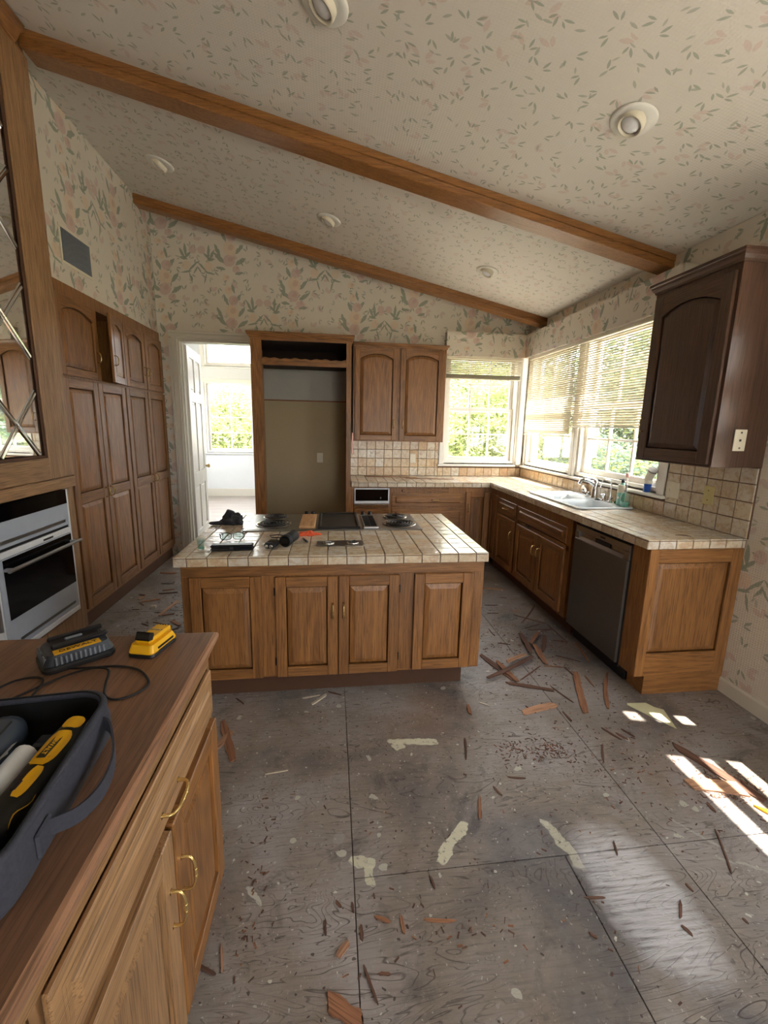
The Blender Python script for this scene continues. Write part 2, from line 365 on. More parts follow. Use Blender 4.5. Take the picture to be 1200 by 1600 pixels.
    ln = g.math('ADD', g.math('POWER', g.math('ABSOLUTE', s_.outputs[0]), 2.5), g.math('POWER', g.math('ABSOLUTE', s_.outputs[1]), 2.5))
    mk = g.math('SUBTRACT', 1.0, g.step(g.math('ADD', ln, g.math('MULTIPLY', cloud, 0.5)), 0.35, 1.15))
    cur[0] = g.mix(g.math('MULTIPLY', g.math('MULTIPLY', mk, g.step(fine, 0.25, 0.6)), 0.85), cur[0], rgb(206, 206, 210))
    hsv = g.node('ShaderNodeHueSaturation', {'Color': cur[0], 'Value': g.math('MULTIPLY_ADD', r, 0.14, 0.92)}).outputs[0]
    g.set(color=hsv, rough=g.math('MULTIPLY_ADD', n_big, 0.3, 0.35), spec=0.4)
    g.bump(g.math('SUBTRACT', g.math('ADD', g.math('MULTIPLY', g.noise(P, 90, 4, 0.7), 0.5), fine), lmask), 0.4, 0.003)
    return g.m
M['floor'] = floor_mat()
g = NG('sunroom_floor'); n_ = g.noise(g.mapping(g.obj(), sc=(1, 6, 1)), 2, 4)
M['floor2'] = g.set(color=g.mix(n_, rgb(176, 166, 158), rgb(146, 136, 128)), rough=0.5)

# ------------------------------------------------------------------ mesh helpers
class MB:
    def __init__(s): s.v = []; s.f = []; s.mi = []; s.sm = []
    def add(s, vs, fs, mi=0, smooth=False):
        b = len(s.v); s.v += [tuple(v) for v in vs]
        for f in fs: s.f.append([b+i for i in f]); s.mi.append(mi); s.sm.append(smooth)
        return s
    def box(s, x0, x1, y0, y1, z0, z1, mi=0, ch=0.0, M4=None):
        if x0 > x1: x0, x1 = x1, x0
        if y0 > y1: y0, y1 = y1, y0
        if z0 > z1: z0, z1 = z1, z0
        if ch > 0:
            ch = min(ch, (x1-x0)*.45, (y1-y0)*.45, (z1-z0)*.45)
            bm = bmesh.new(); bmesh.ops.create_cube(bm, size=1)
            for v in bm.verts: v.co = Vector(((x0+x1)/2+v.co.x*(x1-x0), (y0+y1)/2+v.co.y*(y1-y0), (z0+z1)/2+v.co.z*(z1-z0)))
            bmesh.ops.bevel(bm, geom=bm.edges[:], offset=ch, segments=1, affect='EDGES')
            bm.verts.index_update()
            vs = [v.co.copy() for v in bm.verts]; fs = [[v.index for v in f.verts] for f in bm.faces]; bm.free()
        else:
            vs = [Vector(p) for p in ((x0,y0,z0),(x1,y0,z0),(x1,y1,z0),(x0,y1,z0),(x0,y0,z1),(x1,y0,z1),(x1,y1,z1),(x0,y1,z1))]
            fs = [(0,3,2,1),(4,5,6,7),(0,1,5,4),(1,2,6,5),(2,3,7,6),(3,0,4,7)]
        if M4 is not None: vs = [M4 @ v for v in vs]
        return s.add(vs, fs, mi)
    def prism(s, pts, y0, y1, mi=0, plane='xz', smooth=False):
        # pts: polygon in plane; extruded along remaining axis between y0 and y1
        n = len(pts)
        def P(p, t):
            return {'xz': (p[0], t, p[1]), 'xy': (p[0], p[1], t), 'yz': (t, p[0], p[1])}[plane]
        vs = [P(p, y0) for p in pts]+[P(p, y1) for p in pts]
        s.add(vs, [list(range(n))[::-1], list(range(n, 2*n))], mi)
        s.add(vs, [(i, (i+1) % n, n+(i+1) % n, n+i) for i in range(n)], mi, smooth)
        return s
    def lathe(s, prof, c=(0,0,0), seg=20, mi=0, M4=None, smooth=True, sx=1, sy=1):
        vs = []; n = len(prof)
        for k in range(seg):
            a = 2*PI*k/seg
            for r_, z in prof: vs.append(Vector((c[0]+r_*math.cos(a)*sx, c[1]+r_*math.sin(a)*sy, c[2]+z)))
        fs = []
        for k in range(seg):
            k2 = (k+1) % seg
            for i in range(n-1): fs.append((k*n+i, k2*n+i, k2*n+i+1, k*n+i+1))
        if M4 is not None: vs = [M4 @ v for v in vs]
        s.add(vs, fs, mi, smooth)
        if prof[0][0] > 1e-5: s.add(vs, [[k*n for k in range(seg)][::-1]], mi)
        if prof[-1][0] > 1e-5: s.add(vs, [[k*n+n-1 for k in range(seg)]], mi)
        return s
    def tube(s, pts, r, seg=8, mi=0, closed=False, flat=1.0):
        pts = [Vector(p) for p in pts]; n = len(pts); vs = []
        rr = r if isinstance(r, (list, tuple)) else [r]*n
        prev = None
        for i, p in enumerate(pts):
            a = pts[(i-1) % n] if (closed or i > 0) else p; b = pts[(i+1) % n] if (closed or i < n-1) else p
            t = (b-a).normalized()
            if prev is None:
                u = t.orthogonal().normalized() if abs(t.z) > .9 else Vector((0,0,1)).cross(t).normalized()
            else: u = (prev - t*prev.dot(t)).normalized()
            prev = u; w_ = t.cross(u)
            for k in range(seg):
                an = 2*PI*k/seg; vs.append(p+u*math.cos(an)*rr[i]+w_*math.sin(an)*rr[i]*flat)
        fs = []
        for i in range(n if closed else n-1):
            j = (i+1) % n
            for k in range(seg): fs.append((i*seg+k, i*seg+(k+1) % seg, j*seg+(k+1) % seg, j*seg+k))
        s.add(vs, fs, mi, True)
        if not closed: s.add(vs, [list(range(seg))[::-1], list(range((n-1)*seg, n*seg))], mi)
        return s
    def sweep(s, prof, y0, y1, plane='yz', mi=0): return s.prism(prof, y0, y1, mi, plane)
    def mesh(s, name, mats):
        me = bpy.data.meshes.new(name); me.from_pydata(s.v, [], s.f)
        for m_ in (mats if isinstance(mats, (list, tuple)) else [mats]): me.materials.append(M[m_] if isinstance(m_, str) else m_)
        for i, p in enumerate(me.polygons): p.material_index = s.mi[i]; p.use_smooth = s.sm[i]
        bm = bmesh.new(); bm.from_mesh(me); bmesh.ops.recalc_face_normals(bm, faces=bm.faces); bm.to_mesh(me); bm.free()
        return me
    def build(s, name, mats, parent=None, loc=(0,0,0), rot=(0,0,0), label=None):
        return link(name, s.mesh(name, mats), parent, loc, rot, label)

def link(name, me, parent=None, loc=(0,0,0), rot=(0,0,0), label=None):
    o = bpy.data.objects.new(name, me); C.objects.link(o)
    if parent: o.parent = parent
    o.location = loc; o.rotation_euler = rot
    if label: o['label'] = label
    return o
def thing(name, label, cat, loc=(0,0,0), rz=0.0, group=None):
    o = bpy.data.objects.new(name, None); C.objects.link(o); o.empty_display_size = 0.1
    o.location = loc; o.rotation_euler = (0, 0, rz); o['label'] = label; o['category'] = cat
    if group: o['group'] = group
    return o
def tag(o, label, cat, group=None):
    o['label'] = label; o['category'] = cat
    if group: o['group'] = group
    return o
def struct(o): o['kind'] = 'structure'; return o
def stuff(o): o['kind'] = 'stuff'; return o
def text_part(name, body, size, mat, parent, loc, rot, ext=0.0004, sx=1.0):
    cu = bpy.data.curves.new('t', 'FONT'); cu.body = body; cu.size = size; cu.extrude = ext; cu.align_x = 'CENTER'; cu.align_y = 'CENTER'
    t = bpy.data.objects.new('t', cu); C.objects.link(t)
    dg = bpy.context.evaluated_depsgraph_get(); me = bpy.data.meshes.new_from_object(t.evaluated_get(dg))
    bpy.data.objects.remove(t); me.materials.clear(); me.materials.append(M[mat])
    o = link(name, me, parent, loc, rot); o.scale = (sx, 1, 1); return o
# ================================================================== STRUCTURE
XL, XR, YB, YR = -1.888, 2.402, 5.155, -2.6
def ceil_z(x): return 3.72-0.2145*(x+1.888)

fl = MB().box(-2.6, 2.55, YR, 5.3, -0.16, -0.0125).build('floor', 'kick'); struct(fl)
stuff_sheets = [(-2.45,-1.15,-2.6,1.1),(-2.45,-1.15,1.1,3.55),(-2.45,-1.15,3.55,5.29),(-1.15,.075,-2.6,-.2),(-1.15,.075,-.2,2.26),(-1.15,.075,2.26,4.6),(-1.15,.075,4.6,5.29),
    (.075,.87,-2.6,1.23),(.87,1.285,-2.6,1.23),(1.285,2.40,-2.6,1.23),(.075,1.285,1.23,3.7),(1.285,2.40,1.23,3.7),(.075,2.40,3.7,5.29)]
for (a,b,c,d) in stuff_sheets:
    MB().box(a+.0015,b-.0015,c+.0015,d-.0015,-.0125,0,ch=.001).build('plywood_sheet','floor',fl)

ceiling = MB().prism([(-2.6,ceil_z(-2.6)),(2.55,ceil_z(2.55)),(2.55,ceil_z(2.55)+.15),(-2.6,ceil_z(-2.6)+.15)], YR-.15, 5.3).build('ceiling','paper_ceiling'); struct(ceiling)

def wall_mesh(u0, u1, t0, t1, holes, axis, ztop, z0=-.16):
    """vertical wall along u (x or y); thickness t0..t1; holes (ua,ub,za,zb)"""
    mb = MB(); cuts = sorted({u0, u1} | {h[0] for h in holes} | {h[1] for h in holes})
    for a, b in zip(cuts[:-1], cuts[1:]):
        hs = sorted([h for h in holes if h[0] <= a+1e-6 and h[1] >= b-1e-6], key=lambda h: h[2])
        z = z0
        segs = []
        for h in hs:
            if h[2] > z+1e-4: segs.append((z, h[2]))
            z = h[3]
        for (za, zb) in segs:
            if axis == 'x': mb.box(a, b, t0, t1, za, zb)
            else: mb.box(t0, t1, a, b, za, zb)
        if axis == 'x': mb.prism([(a,z),(b,z),(b,ztop(b)),(a,ztop(a))], t0, t1)
        else: mb.box(t0, t1, a, b, z, ztop((t0+t1)/2))
    return mb
DOORH = (-1.69, -.85, -.0, 2.47); WBH = (1.38, 2.29, 1.14, 2.44)
wall_back = struct(wall_mesh(-2.6, 2.55, YB, YB+.145, [DOORH, WBH], 'x', lambda x: ceil_z(x)+.02).build('wall_back','paper_xz'))
RH = [(4.03,5.06,1.14,2.44),(2.83,3.93,1.14,2.44),(1.64,1.86,.99,2.45),(.15,1.53,.99,2.45)]
wall_right = struct(wall_mesh(YR, YB-.0005, XR, XR+.148, RH, 'y', lambda x: ceil_z(XR)-.001).build('wall_right','paper_yz'))
wl = MB().box(-2.6,-2.5,YR,YB-.0005,-.16,ceil_z(-2.5)-.002)
wl.box(-2.4995,XL,3.06,YB-.0005,2.53,ceil_z(XL)-.001)
wall_left = struct(wl.build('wall_left','paper_yz'))
wall_rear = struct(wall_mesh(-2.6, 2.55, YR-.15, YR-.0005, [(.7,2.1,.30,2.15)], 'x', lambda x: ceil_z(x)-.001).build('wall_rear','paper_xz'))

# backsplash tiles fixed to the walls ---------------------------------------
T, GR, ZC, ZI = 0.106, 0.0048, 0.9745, 0.873
tile_cache = {}
def tile_mesh(w_, h_, t=.007):
    key = (round(w_, 3), round(h_, 3), t)
    if key not in tile_cache:
        mb = MB(); a, b = key[0]/2, key[1]/2; c = min(.0025, a*.4, b*.4)
        vs = [(-a,-b,0),(a,-b,0),(a,b,0),(-a,b,0),(-a,-b,t-c*.7),(a,-b,t-c*.7),(a,b,t-c*.7),(-a,b,t-c*.7),(-a+c,-b+c,t),(a-c,-b+c,t),(a-c,b-c,t),(-a+c,b-c,t)]
        fs = [(3,2,1,0),(0,1,5,4),(1,2,6,5),(2,3,7,6),(3,0,4,7),(4,5,9,8),(5,6,10,9),(6,7,11,10),(7,4,8,11),(8,9,10,11)]
        tile_cache[key] = mb.add(vs, fs)
    return tile_cache[key], key
mesh_cache = {}
def put_tile(parent, w_, h_, loc, rot=(0,0,0), mat='tile', t=.007):
    if w_ < .012 or h_ < .012: return
    mb, key = tile_mesh(w_, h_, t); k = key+(mat,)
    if k not in mesh_cache: mesh_cache[k] = mb.mesh('tile', mat)
    q = (R.uniform(-.006,.006), R.uniform(-.006,.006), R.uniform(-.006,.006))
    return link('tile', mesh_cache[k], parent, loc, (rot[0]+q[0], rot[1]+q[1], rot[2]+q[2]*.4))
def cells(a, b, start, step=T):
    """cut [a,b] by the lattice start+k*step"""
    k = math.floor((a-start)/step)+1; cu = [a]
    while start+k*step < b-1e-4:
        if start+k*step > a+.012: cu.append(start+k*step)
        k += 1
    if b-cu[-1] < .012: cu[-1] = b
    else: cu.append(b)
    return list(zip(cu[:-1], cu[1:]))
def splash_back(x0, x1, z0, z1):
    for (a,b) in cells(x0,x1,.2098+.0):
        for (c,d) in cells(z0,z1,ZC): put_tile(wall_back, b-a-GR, d-c-GR, ((a+b)/2, YB-.005, (c+d)/2), (PI/2,0,0), 'tile_peach')
def splash_right(y0, y1, z0, z1, mat):
    for (a,b) in cells(y0,y1,2.103):
        for (c,d) in cells(z0,z1,ZC): put_tile(wall_right, b-a-GR, d-c-GR, (XR-.005, (a+b)/2, (c+d)/2), (PI/2,0,-PI/2), mat)
MB().box(.20,1.31,YB-.006,YB+.001,ZC,1.405).box(1.31,XR-.001,YB-.006,YB+.001,ZC,1.098).build('grout_bed','grout',wall_back)
MB().box(XR-.006,XR+.001,2.10,2.745,ZC,1.39).box(XR-.006,XR+.001,2.745,YB-.007,ZC,1.098).build('grout_bed','grout',wall_right)
splash_back(.20,1.31,ZC,1.402); splash_back(1.31,XR-.014,ZC,1.096)
splash_right(2.103,2.742,ZC,1.386,'tile'); splash_right(2.742,YB-.014,ZC,1.096,'tile_peach')

# windows ------------------------------------------------------------------
def window(name, loc, rz, w_, z0, z1, zm, lower, upper, sill=True, casing=(.06,.06), head=True, dbl=True, mth=.010, bt=.055, tt=.035):
    root = bpy.data.objects.new(name, None); C.objects.link(root); root.location = loc; root.rotation_euler = (0,0,rz); struct(root)
    fr = MB(); fr.box(0,.03,.0,.145,z0,z1).box(w_-.03,w_,.0,.145,z0,z1).box(.03,w_-.03,.0,.145,z1-.03,z1).box(.03,w_-.03,.0,.145,z0,z0+.025)
    fr.build('window_frame','white',root)
    cs = MB()
    if casing[0]: cs.box(-casing[0],0,-.018,-.0005,z0-.02,z1+.05,ch=.004)
    if casing[1]: cs.box(w_,w_+casing[1],-.018,-.0005,z0-.02,z1+.05,ch=.004)
    if head: cs.box(-.0,w_,-.018,-.0005,z1,z1+.055,ch=.004)
    if cs.v: cs.build('casing','white',root)
    if sill: MB().box(-casing[0]-.02,w_+casing[1]+.02,-.045,.03,z0-.042,z0-.018,ch=.005).box(0,w_,.0,.1,z0-.018,z0,ch=.003).build('window_sill','white',root)
    def sash(za, zb, y, cols, rows, mat='white'):
        st = .042
        a, b = .03, w_-.03
        sh = MB().box(a,a+st,y,y+.035,za,zb,ch=.004).box(b-st,b,y,y+.035,za,zb,ch=.004).box(a+st,b-st,y,y+.035,zb-tt,zb,ch=.004).box(a+st,b-st,y,y+.035,za,za+bt,ch=.004)
        so = sh.build('sash','white',root)
        gx0, gx1, gz0, gz1 = a+st, b-st, za+bt, zb-tt
        for i in range(1, cols):
            x = gx0+(gx1-gx0)*i/cols; MB().box(x-.010,x+.010,y+.004,y+.030,gz0,gz1,ch=.003).build('muntin','white',so)
        for j in range(1, rows):
            z = gz0+(gz1-gz0)*j/rows; MB().box(gx0,gx1,y+.006,y+.028,z-mth,z+mth,ch=.003).build('muntin','white',so)
        for i in range(cols):
            for j in range(rows):
                xa, xb = gx0+(gx1-gx0)*i/cols, gx0+(gx1-gx0)*(i+1)/cols
                zc, zd = gz0+(gz1-gz0)*j/rows, gz0+(gz1-gz0)*(j+1)/rows
                MB().box(xa,xb,y+.016,y+.019,zc,zd).build('pane','glass',so)
    if dbl:
        sash(z0+.02, zm+.02, .045, *lower); sash(zm-.02, z1-.025, .085, *upper)
    else: sash(z0+.02, z1-.025, .06, *lower)
    return root
w1 = window('window_1', (1.38, YB, 0), 0, .91, 1.14, 2.44, 1.79, (3,2), (3,2), casing=(.06,.0))
MB().box(.91,.975,-.02,-.0005,1.12,2.49,ch=.004).box(.93,.998,-.05,-.021,1.12,2.49,ch=.006).build('corner_post','white',w1)
w2 = window('window_2', (XR, 5.06, 0), -PI/2, 1.03, 1.14, 2.44, 1.79, (1,1), (3,2), casing=(.03,.055))
w3 = window('window_3', (XR, 3.93, 0), -PI/2, 1.10, 1.14, 2.44, 1.79, (3,2), (3,2), casing=(.043,.07))
w4 = window('window_4', (XR, 1.86, 0), -PI/2, .22, .99, 2.45, 1.5, (1,3), (1,1), casing=(.09,.055), dbl=False, mth=.065, bt=.21, tt=.26)
w5 = window('window_5', (XR, 1.53, 0), -PI/2, 1.38, .99, 2.45, 1.66, (1,3), (1,1), casing=(.054,.09), dbl=False, mth=.065, bt=.21, tt=.26)
# unseen rear glazing added behind the camera to fill the room with daylight
rg = bpy.data.objects.new('rear_fill_window', None); C.objects.link(rg); struct(rg); rg.location = (.7, YR-.001, 0)
for b_ in ((0,.05,-.12,-.04,.30,2.15),(1.35,1.4,-.12,-.04,.30,2.15),(.67,.73,-.12,-.04,.35,2.10),(.05,1.35,-.12,-.04,2.10,2.15),(.05,1.35,-.12,-.04,.30,.35)): MB().box(*b_).build('window_frame','white',rg)
MB().box(.05,.67,-.085,-.08,.35,2.10).build('pane','glass',rg); MB().box(.73,1.35,-.085,-.08,.35,2.10).build('pane','glass',rg)

# baseboards
struct(MB().prism([(XR-.014,0),(XR-.0005,0),(XR-.0005,.095),(XR-.008,.095),(XR-.014,.08)], YR+.01, 2.115).build('baseboard_right','base_white'))
struct(MB().prism([(YB-.014,0),(YB-.0005,0),(YB-.0005,.13),(YB-.008,.13),(YB-.014,.11)], -1.80, -1.775, plane='yz').build('baseboard_back','base_white'))

# doorway casing, jamb and six-panel door -----------------------------------
dr = bpy.data.objects.new('door_1', None); C.objects.link(dr); struct(dr); dr.location = (-1.69, YB, 0)
c = MB()
for (a, b, y) in ((-.088,-.06,-.024),(-.06,-.02,-.016),(-.02,.0,-.02)):
    c.box(a,b,y,-.0005,0,2.56+a,ch=.003)
for (a, b, y) in ((.06,.088,-.024),(.02,.06,-.016),(.0,.02,-.02)):
    c.box(-a if False else -.088+.0,.86,y,-.0005,2.47+a,2.47+b,ch=.003) if a else c.box(-.02,.86,y,-.0005,2.47,2.49,ch=.003)
c.build('casing','base_white',dr)
MB().box(-.0,.018,-.0,.145,0,2.47).box(.018,.84,.0,.145,2.45,2.47).box(.822,.84,.0,.145,0,2.45).box(.018,.03,.05,.09,0,2.45).build('jamb','base_white',dr)
lf = bpy.data.objects.new('door_2', None); C.objects.link(lf); struct(lf); lf.location = (-1.665, YB+.15, .01); lf.rotation_euler = (0,0,math.radians(95.5))
W_, H_ = .80, 2.43
b = MB()
st = .11
xs = [(0,st),(W_/2-.05,W_/2+.05),(W_-st,W_)]
zr = [(0,.22),(.78,.95),(1.80,1.92),(H_-.12,H_)]
for (a_,b_) in xs: b.box(a_,b_,-.02,.02,0,H_,ch=.004)
for (z_a,z_b) in zr:
    b.box(st,W_/2-.05,-.02,.02,z_a,z_b,ch=.004); b.box(W_/2+.05,W_-st,-.02,.02,z_a,z_b,ch=.004)
b.build('door_leaf','white',lf)
for (xa,xb) in ((st,W_/2-.05),(W_/2+.05,W_-st)):
    for (za,zb) in ((.22,.78),(.95,1.80),(1.92,H_-.12)):
        q = MB().box(xa,xb,-.006,.006,za,zb); q.box(xa+.025,xb-.025,-.013,.013,za+.025,zb-.025,ch=.01); q.build('door_panel','white',lf)
MB().lathe([(.0,.0),(.012,.0),(.012,.02),(.026,.035),(.026,.05),(.0,.06)], seg=14, M4=Matrix.Translation((W_-.06,-.02,.98))@Matrix.Rotation(PI/2,4,'X')).build('door_knob','brass',lf)

# sunroom beyond the doorway -------------------------------------------------
SY = 9.417
f2 = struct(MB().box(-3.6,.9,5.301,SY+.15,-.16,-.004).build('floor_sunroom','floor2'))
for i in range(14): MB().box(-3.5,.8,5.31+i*.294,5.31+(i+1)*.294-.004,-.0038,0).build('floor_plank','floor2',f2)
struct(wall_mesh(-3.6,.9,SY,SY+.15,[(-2.62,-.6,.95,2.40),(-2.6,-.6,2.72,3.20)],'x',lambda x:3.65).build('wall_sunroom_far','wall_white'))
struct(wall_mesh(5.301,SY-.0005,-3.6,-3.45,[(5.9,8.9,.95,2.4)],'y',lambda x:3.65).build('wall_sunroom_left','wall_white'))
struct(wall_mesh(5.301,SY-.0005,.75,.9,[],'y',lambda x:3.65).build('wall_sunroom_right','wall_white'))
struct(MB().box(-3.6,.9,5.301,SY+.15,3.651,3.75).build('ceiling_sunroom','wall_white'))
struct(wall_mesh(-3.45,.75,5.3005,5.33,[(-1.72,-.82,-.16,2.5)],'x',lambda x:3.65).build('wall_sunroom_near','wall_white'))
struct(MB().box(-3.45,.75,SY-.02,SY-.0005,.0,.165,ch=.004).build('baseboard_sunroom','base_white'))
window('window_7', (-2.62, SY, 0), 0, .99, .95, 2.40, 1.7, (2,4), (1,1), casing=(.07,.02), dbl=False)
window('window_8', (-1.63, SY, 0), 0, 1.03, .95, 2.40, 1.7, (2,4), (1,1), casing=(.02,.07), dbl=False)
window('window_9', (-2.6, SY, 0), 0, 2.0, 2.72, 3.20, 3., (1,1), (1,1), casing=(.07,.07), dbl=False)
window('sunroom_fill_window', (-3.45, 5.9, 0), PI/2, 3.0, .95, 2.40, 1.7, (4,4), (1,1), casing=(.07,.07), dbl=False)  # unseen side window, added to brighten the sunroom

# light portals in the openings
portal('portal', (1.83, YB+.16, 1.8), (-PI/2,0,0), .9, 1.3)
portal('portal', (XR+.16, 4.54, 1.8), (PI/2,0,PI/2), 1.05, 1.3)
portal('portal', (XR+.16, 3.38, 1.8), (PI/2,0,PI/2), 1.1, 1.3)
portal('portal', (XR+.16, .98, 1.72), (PI/2,0,PI/2), 1.8, 1.5)
portal('portal', (1.4, YR-.16, 1.22), (PI/2,0,0), 1.4, 1.85)
portal('portal', (-1.6, SY+.17, 2.0), (-PI/2,0,0), 2.1, 2.3)

# ================================================================== BEAMS, LIGHTS, VENT
def beam(name, label, y0, y1, h, x0, x1):
    """solid beam following the slope, ogee lip along its near top edge"""
    mb = MB()
    prof = [(y0-.0,0),(y0,-.040),(y0+.010,-.043),(y0+.012,-.052),(y0+.004,-.056),(y0+.004,-h+.006),(y0+.010,-h),(y1-.004,-h),(y1,-h+.004),(y1,0)]
    vs = []
    for x in (x0, x1):
        for (y, dz) in prof: vs.append((x, y, ceil_z(x)+dz-.0008))
    n = len(prof)
    mb.add(vs, [list(range(n)), list(range(n,2*n))[::-1]]+[(i,(i+1)%n,n+(i+1)%n,n+i) for i in range(n)])
    return tag(mb.build(name,'oak_beam'), label, 'beam')
beam('ceiling_beam','wide oak ceiling beam crossing the sloped ceiling above the island', 2.962, 3.115, .088, -1.698, XR-.001)
beam('ceiling_beam','thin oak beam on the ceiling close to the back wall', 4.775, 4.90, .085, XL+.001, XR-.001)

SL = math.atan(0.2145)
def can_light(x, y, tilt, label):
    t = thing('recessed_light', label, 'light', (x, y, ceil_z(x)-.0005), 0, None)
    t.rotation_euler = (0, SL, 0)
    MB().lathe([(.062,-.004),(.098,-.010),(.104,-.003),(.104,0),(.062,0)], seg=32).build('trim_ring','white_metal',t)
    Mt = Matrix.Rotation(tilt, 4, 'Y')
    MB().lathe([(.060,-.002),(.061,-.020),(.058,-.036),(.052,-.036),(.046,-.022),(.046,-.004),(.0,-.003)], seg=28, M4=Mt).build('eyeball_housing','cream',t)
    MB().lathe([(.0,-.037),(.020,-.036),(.036,-.031),(.045,-.024),(.0455,-.016)], seg=24, M4=Mt).build('bulb','bulb',t)
can_light(1.407,2.121,.30,'large recessed eyeball ceiling light at upper right, above the dishwasher side')
can_light(-.026,2.145,.30,'recessed eyeball light cut by the top edge of the picture')
can_light(-1.359,4.016,.35,'recessed eyeball light on the ceiling nearest the left wall')
can_light(-.02,4.069,.30,'recessed eyeball light in the middle of the ceiling between the two beams')
can_light(1.435,4.093,.25,'recessed eyeball light on the low ceiling side near the corner windows')

vt = thing('air_vent','white framed air vent grille high on the wallpapered left wall','vent',(XL,3.49,2.665),PI/2)
MB().box(0,.41,-.008,-.0005,0,.022,ch=.003).box(0,.41,-.008,-.0005,.238,.26,ch=.003).box(0,.022,-.008,-.0005,.022,.238,ch=.003).box(.388,.41,-.008,-.0005,.022,.238,ch=.003).build('vent_frame','cream',vt)
MB().box(.022,.388,-.0015,-.0006,.022,.238).build('vent_backing','black',vt)
lm_ = MB().box(-.0035,.0035,-.009,-.002,0,.216).mesh('louver','grey_plastic')
for i in range(21): link('louver',lm_,vt,(.034+i*.0172,0,.022))

def pieces(name, mat, parent, boxes, ch=.002):
    for b in boxes: MB().box(*b, ch=ch).build(name, mat, parent)
# ================================================================== CABINETRY HELPERS
def outline(x0,x1,z0,z1,arch,d=0.0,n=14):
    pts = [(x0+d,z0+d),(x1-d,z0+d)]
    if not arch: return pts+[(x1-d,z1-d),(x0+d,z1-d)]
    rise = min(.055,(x1-x0)*.15); sh = (x1-x0)*.03
    pts.append((x1-d, z1-rise-d))
    for i in range(n+1):
        t = i/n; x = (x1-sh)+((x0+sh)-(x1-sh))*t
        z = z1-rise*.86 + (rise*.86)*(1-(2*t-1)**2)
        x_ = min(max(x, x0+sh*0+d), x1-d)
        pts.append((x_, z-d))
    pts.append((x0+d, z1-rise-d)); return pts
def raised(parent, x0,x1,z0,z1, y, arch, mat, name='panel', bev=.034, label=None):
    lay = [(outline(x0,x1,z0,z1,arch,0), y-.004),(outline(x0,x1,z0,z1,arch,.005), y-.004),(outline(x0,x1,z0,z1,arch,.007), y-.007),(outline(x0,x1,z0,z1,arch,bev), y-.0165)]
    vs = []; n = len(lay[0][0])
    for pts, yy in lay: vs += [(p[0],yy,p[1]) for p in pts]
    fs = []
    for k in range(len(lay)-1):
        for i in range(n): fs.append((k*n+i, k*n+(i+1)%n, (k+1)*n+(i+1)%n, (k+1)*n+i))
    fs.append(list(range((len(lay)-1)*n, len(lay)*n)))
    return MB().add(vs, fs).build(name, mat, parent, label=label)
HM = {}
def handle_mesh(L, mat='brass'):
    k = (L, mat)
    if k not in HM:
        mb = MB(); h = L/2
        pts = [(0,0,-h),(0,-.014,-h),(0,-.022,-h+.004),(0,-.026,-h+.012),(0,-.029,-h*.5),(0,-.030,0),(0,-.029,h*.5),(0,-.026,h-.012),(0,-.022,h-.004),(0,-.014,h),(0,0,h)]
        rr = [.0045,.0036,.0034,.0036,.0038,.0048,.0038,.0036,.0034,.0036,.0045]
        mb.tube(pts, rr, 8)
        for z in (-h, h): mb.lathe([(.0,-.006),(.0065,-.003),(.0075,0)], seg=10, M4=Matrix.Translation((0,0,z))@Matrix.Rotation(-PI/2,4,'X')@Matrix.Scale(-1,4,(0,0,1)))
        for z in (-.009,.009): mb.lathe([(.0038,-.002),(.0056,0),(.0038,.002)], (0,-.030,z), 10)
        HM[k] = mb.mesh('handle', mat)
    return HM[k]
def handle(parent, x, z, y, horiz=False, L=.085, mat='brass', label=None):
    return link('handle', handle_mesh(L, mat), parent, (x, y, z), (0, PI/2 if horiz else 0, 0), label or 'brass bail handle')
def door(parent, x0,x1,z0,z1, y=0, arch=False, panels=None, hx=None, hz=None, mats=('oak_z','oak_x'), fw=.058, t=.02, name='door', hh=False, label=None, back=True, L=.085):
    mb = MB()
    mb.box(x0,x0+fw,y-t,y,z0,z1,0,ch=.003).box(x1-fw,x1,y-t,y,z0,z1,0,ch=.003)
    pn = panels or [(z0+fw, z1-fw)]
    edges = [z0]+[v for p in pn for v in p]+[z1]
    for i in range(0, len(edges), 2):
        za, zb = edges[i], edges[i+1]
        if i == len(edges)-2 and arch:
            o = outline(x0+fw,x1-fw,z0,za,True)[2:]   # arc from right to left
            pts = [(x0+fw,z1),(x0+fw,o[-1][1])]+list(reversed(o))[1:]+[(x1-fw,z1)]
            pts = [(x0+fw,z1)]+list(reversed(o))+[(x1-fw,z1)]
            # strip of quads
            arc = list(reversed(o)); vs = []; fs = []
            for (px, pz) in arc: vs += [(px,y-t,pz),(px,y-t,z1),(px,y,pz),(px,y,z1)]
            for k in range(len(arc)-1):
                q = k*4; r_ = q+4
                fs += [(q,r_,r_+1,q+1),(q+2,q+3,r_+3,r_+2),(q,q+2,r_+2,r_),(q+1,r_+1,r_+3,q+3)]
            mb.add(vs, fs, 1)
        else: mb.box(x0+fw,x1-fw,y-t,y,za,zb,1,ch=.003)
    if back:
        for (za,zb) in pn: mb.box(x0+fw,x1-fw,y-.004,y-.001,za-.0,zb,0)
    d = mb.build(name, list(mats), parent, label=label)
    for i,(za,zb) in enumerate(pn): raised(d, x0+fw,x1-fw,za,zb, y, arch and i == len(pn)-1, mats[0])
    if hx is not None: handle(d, hx, hz, y-t, hh, L=L)
    return d
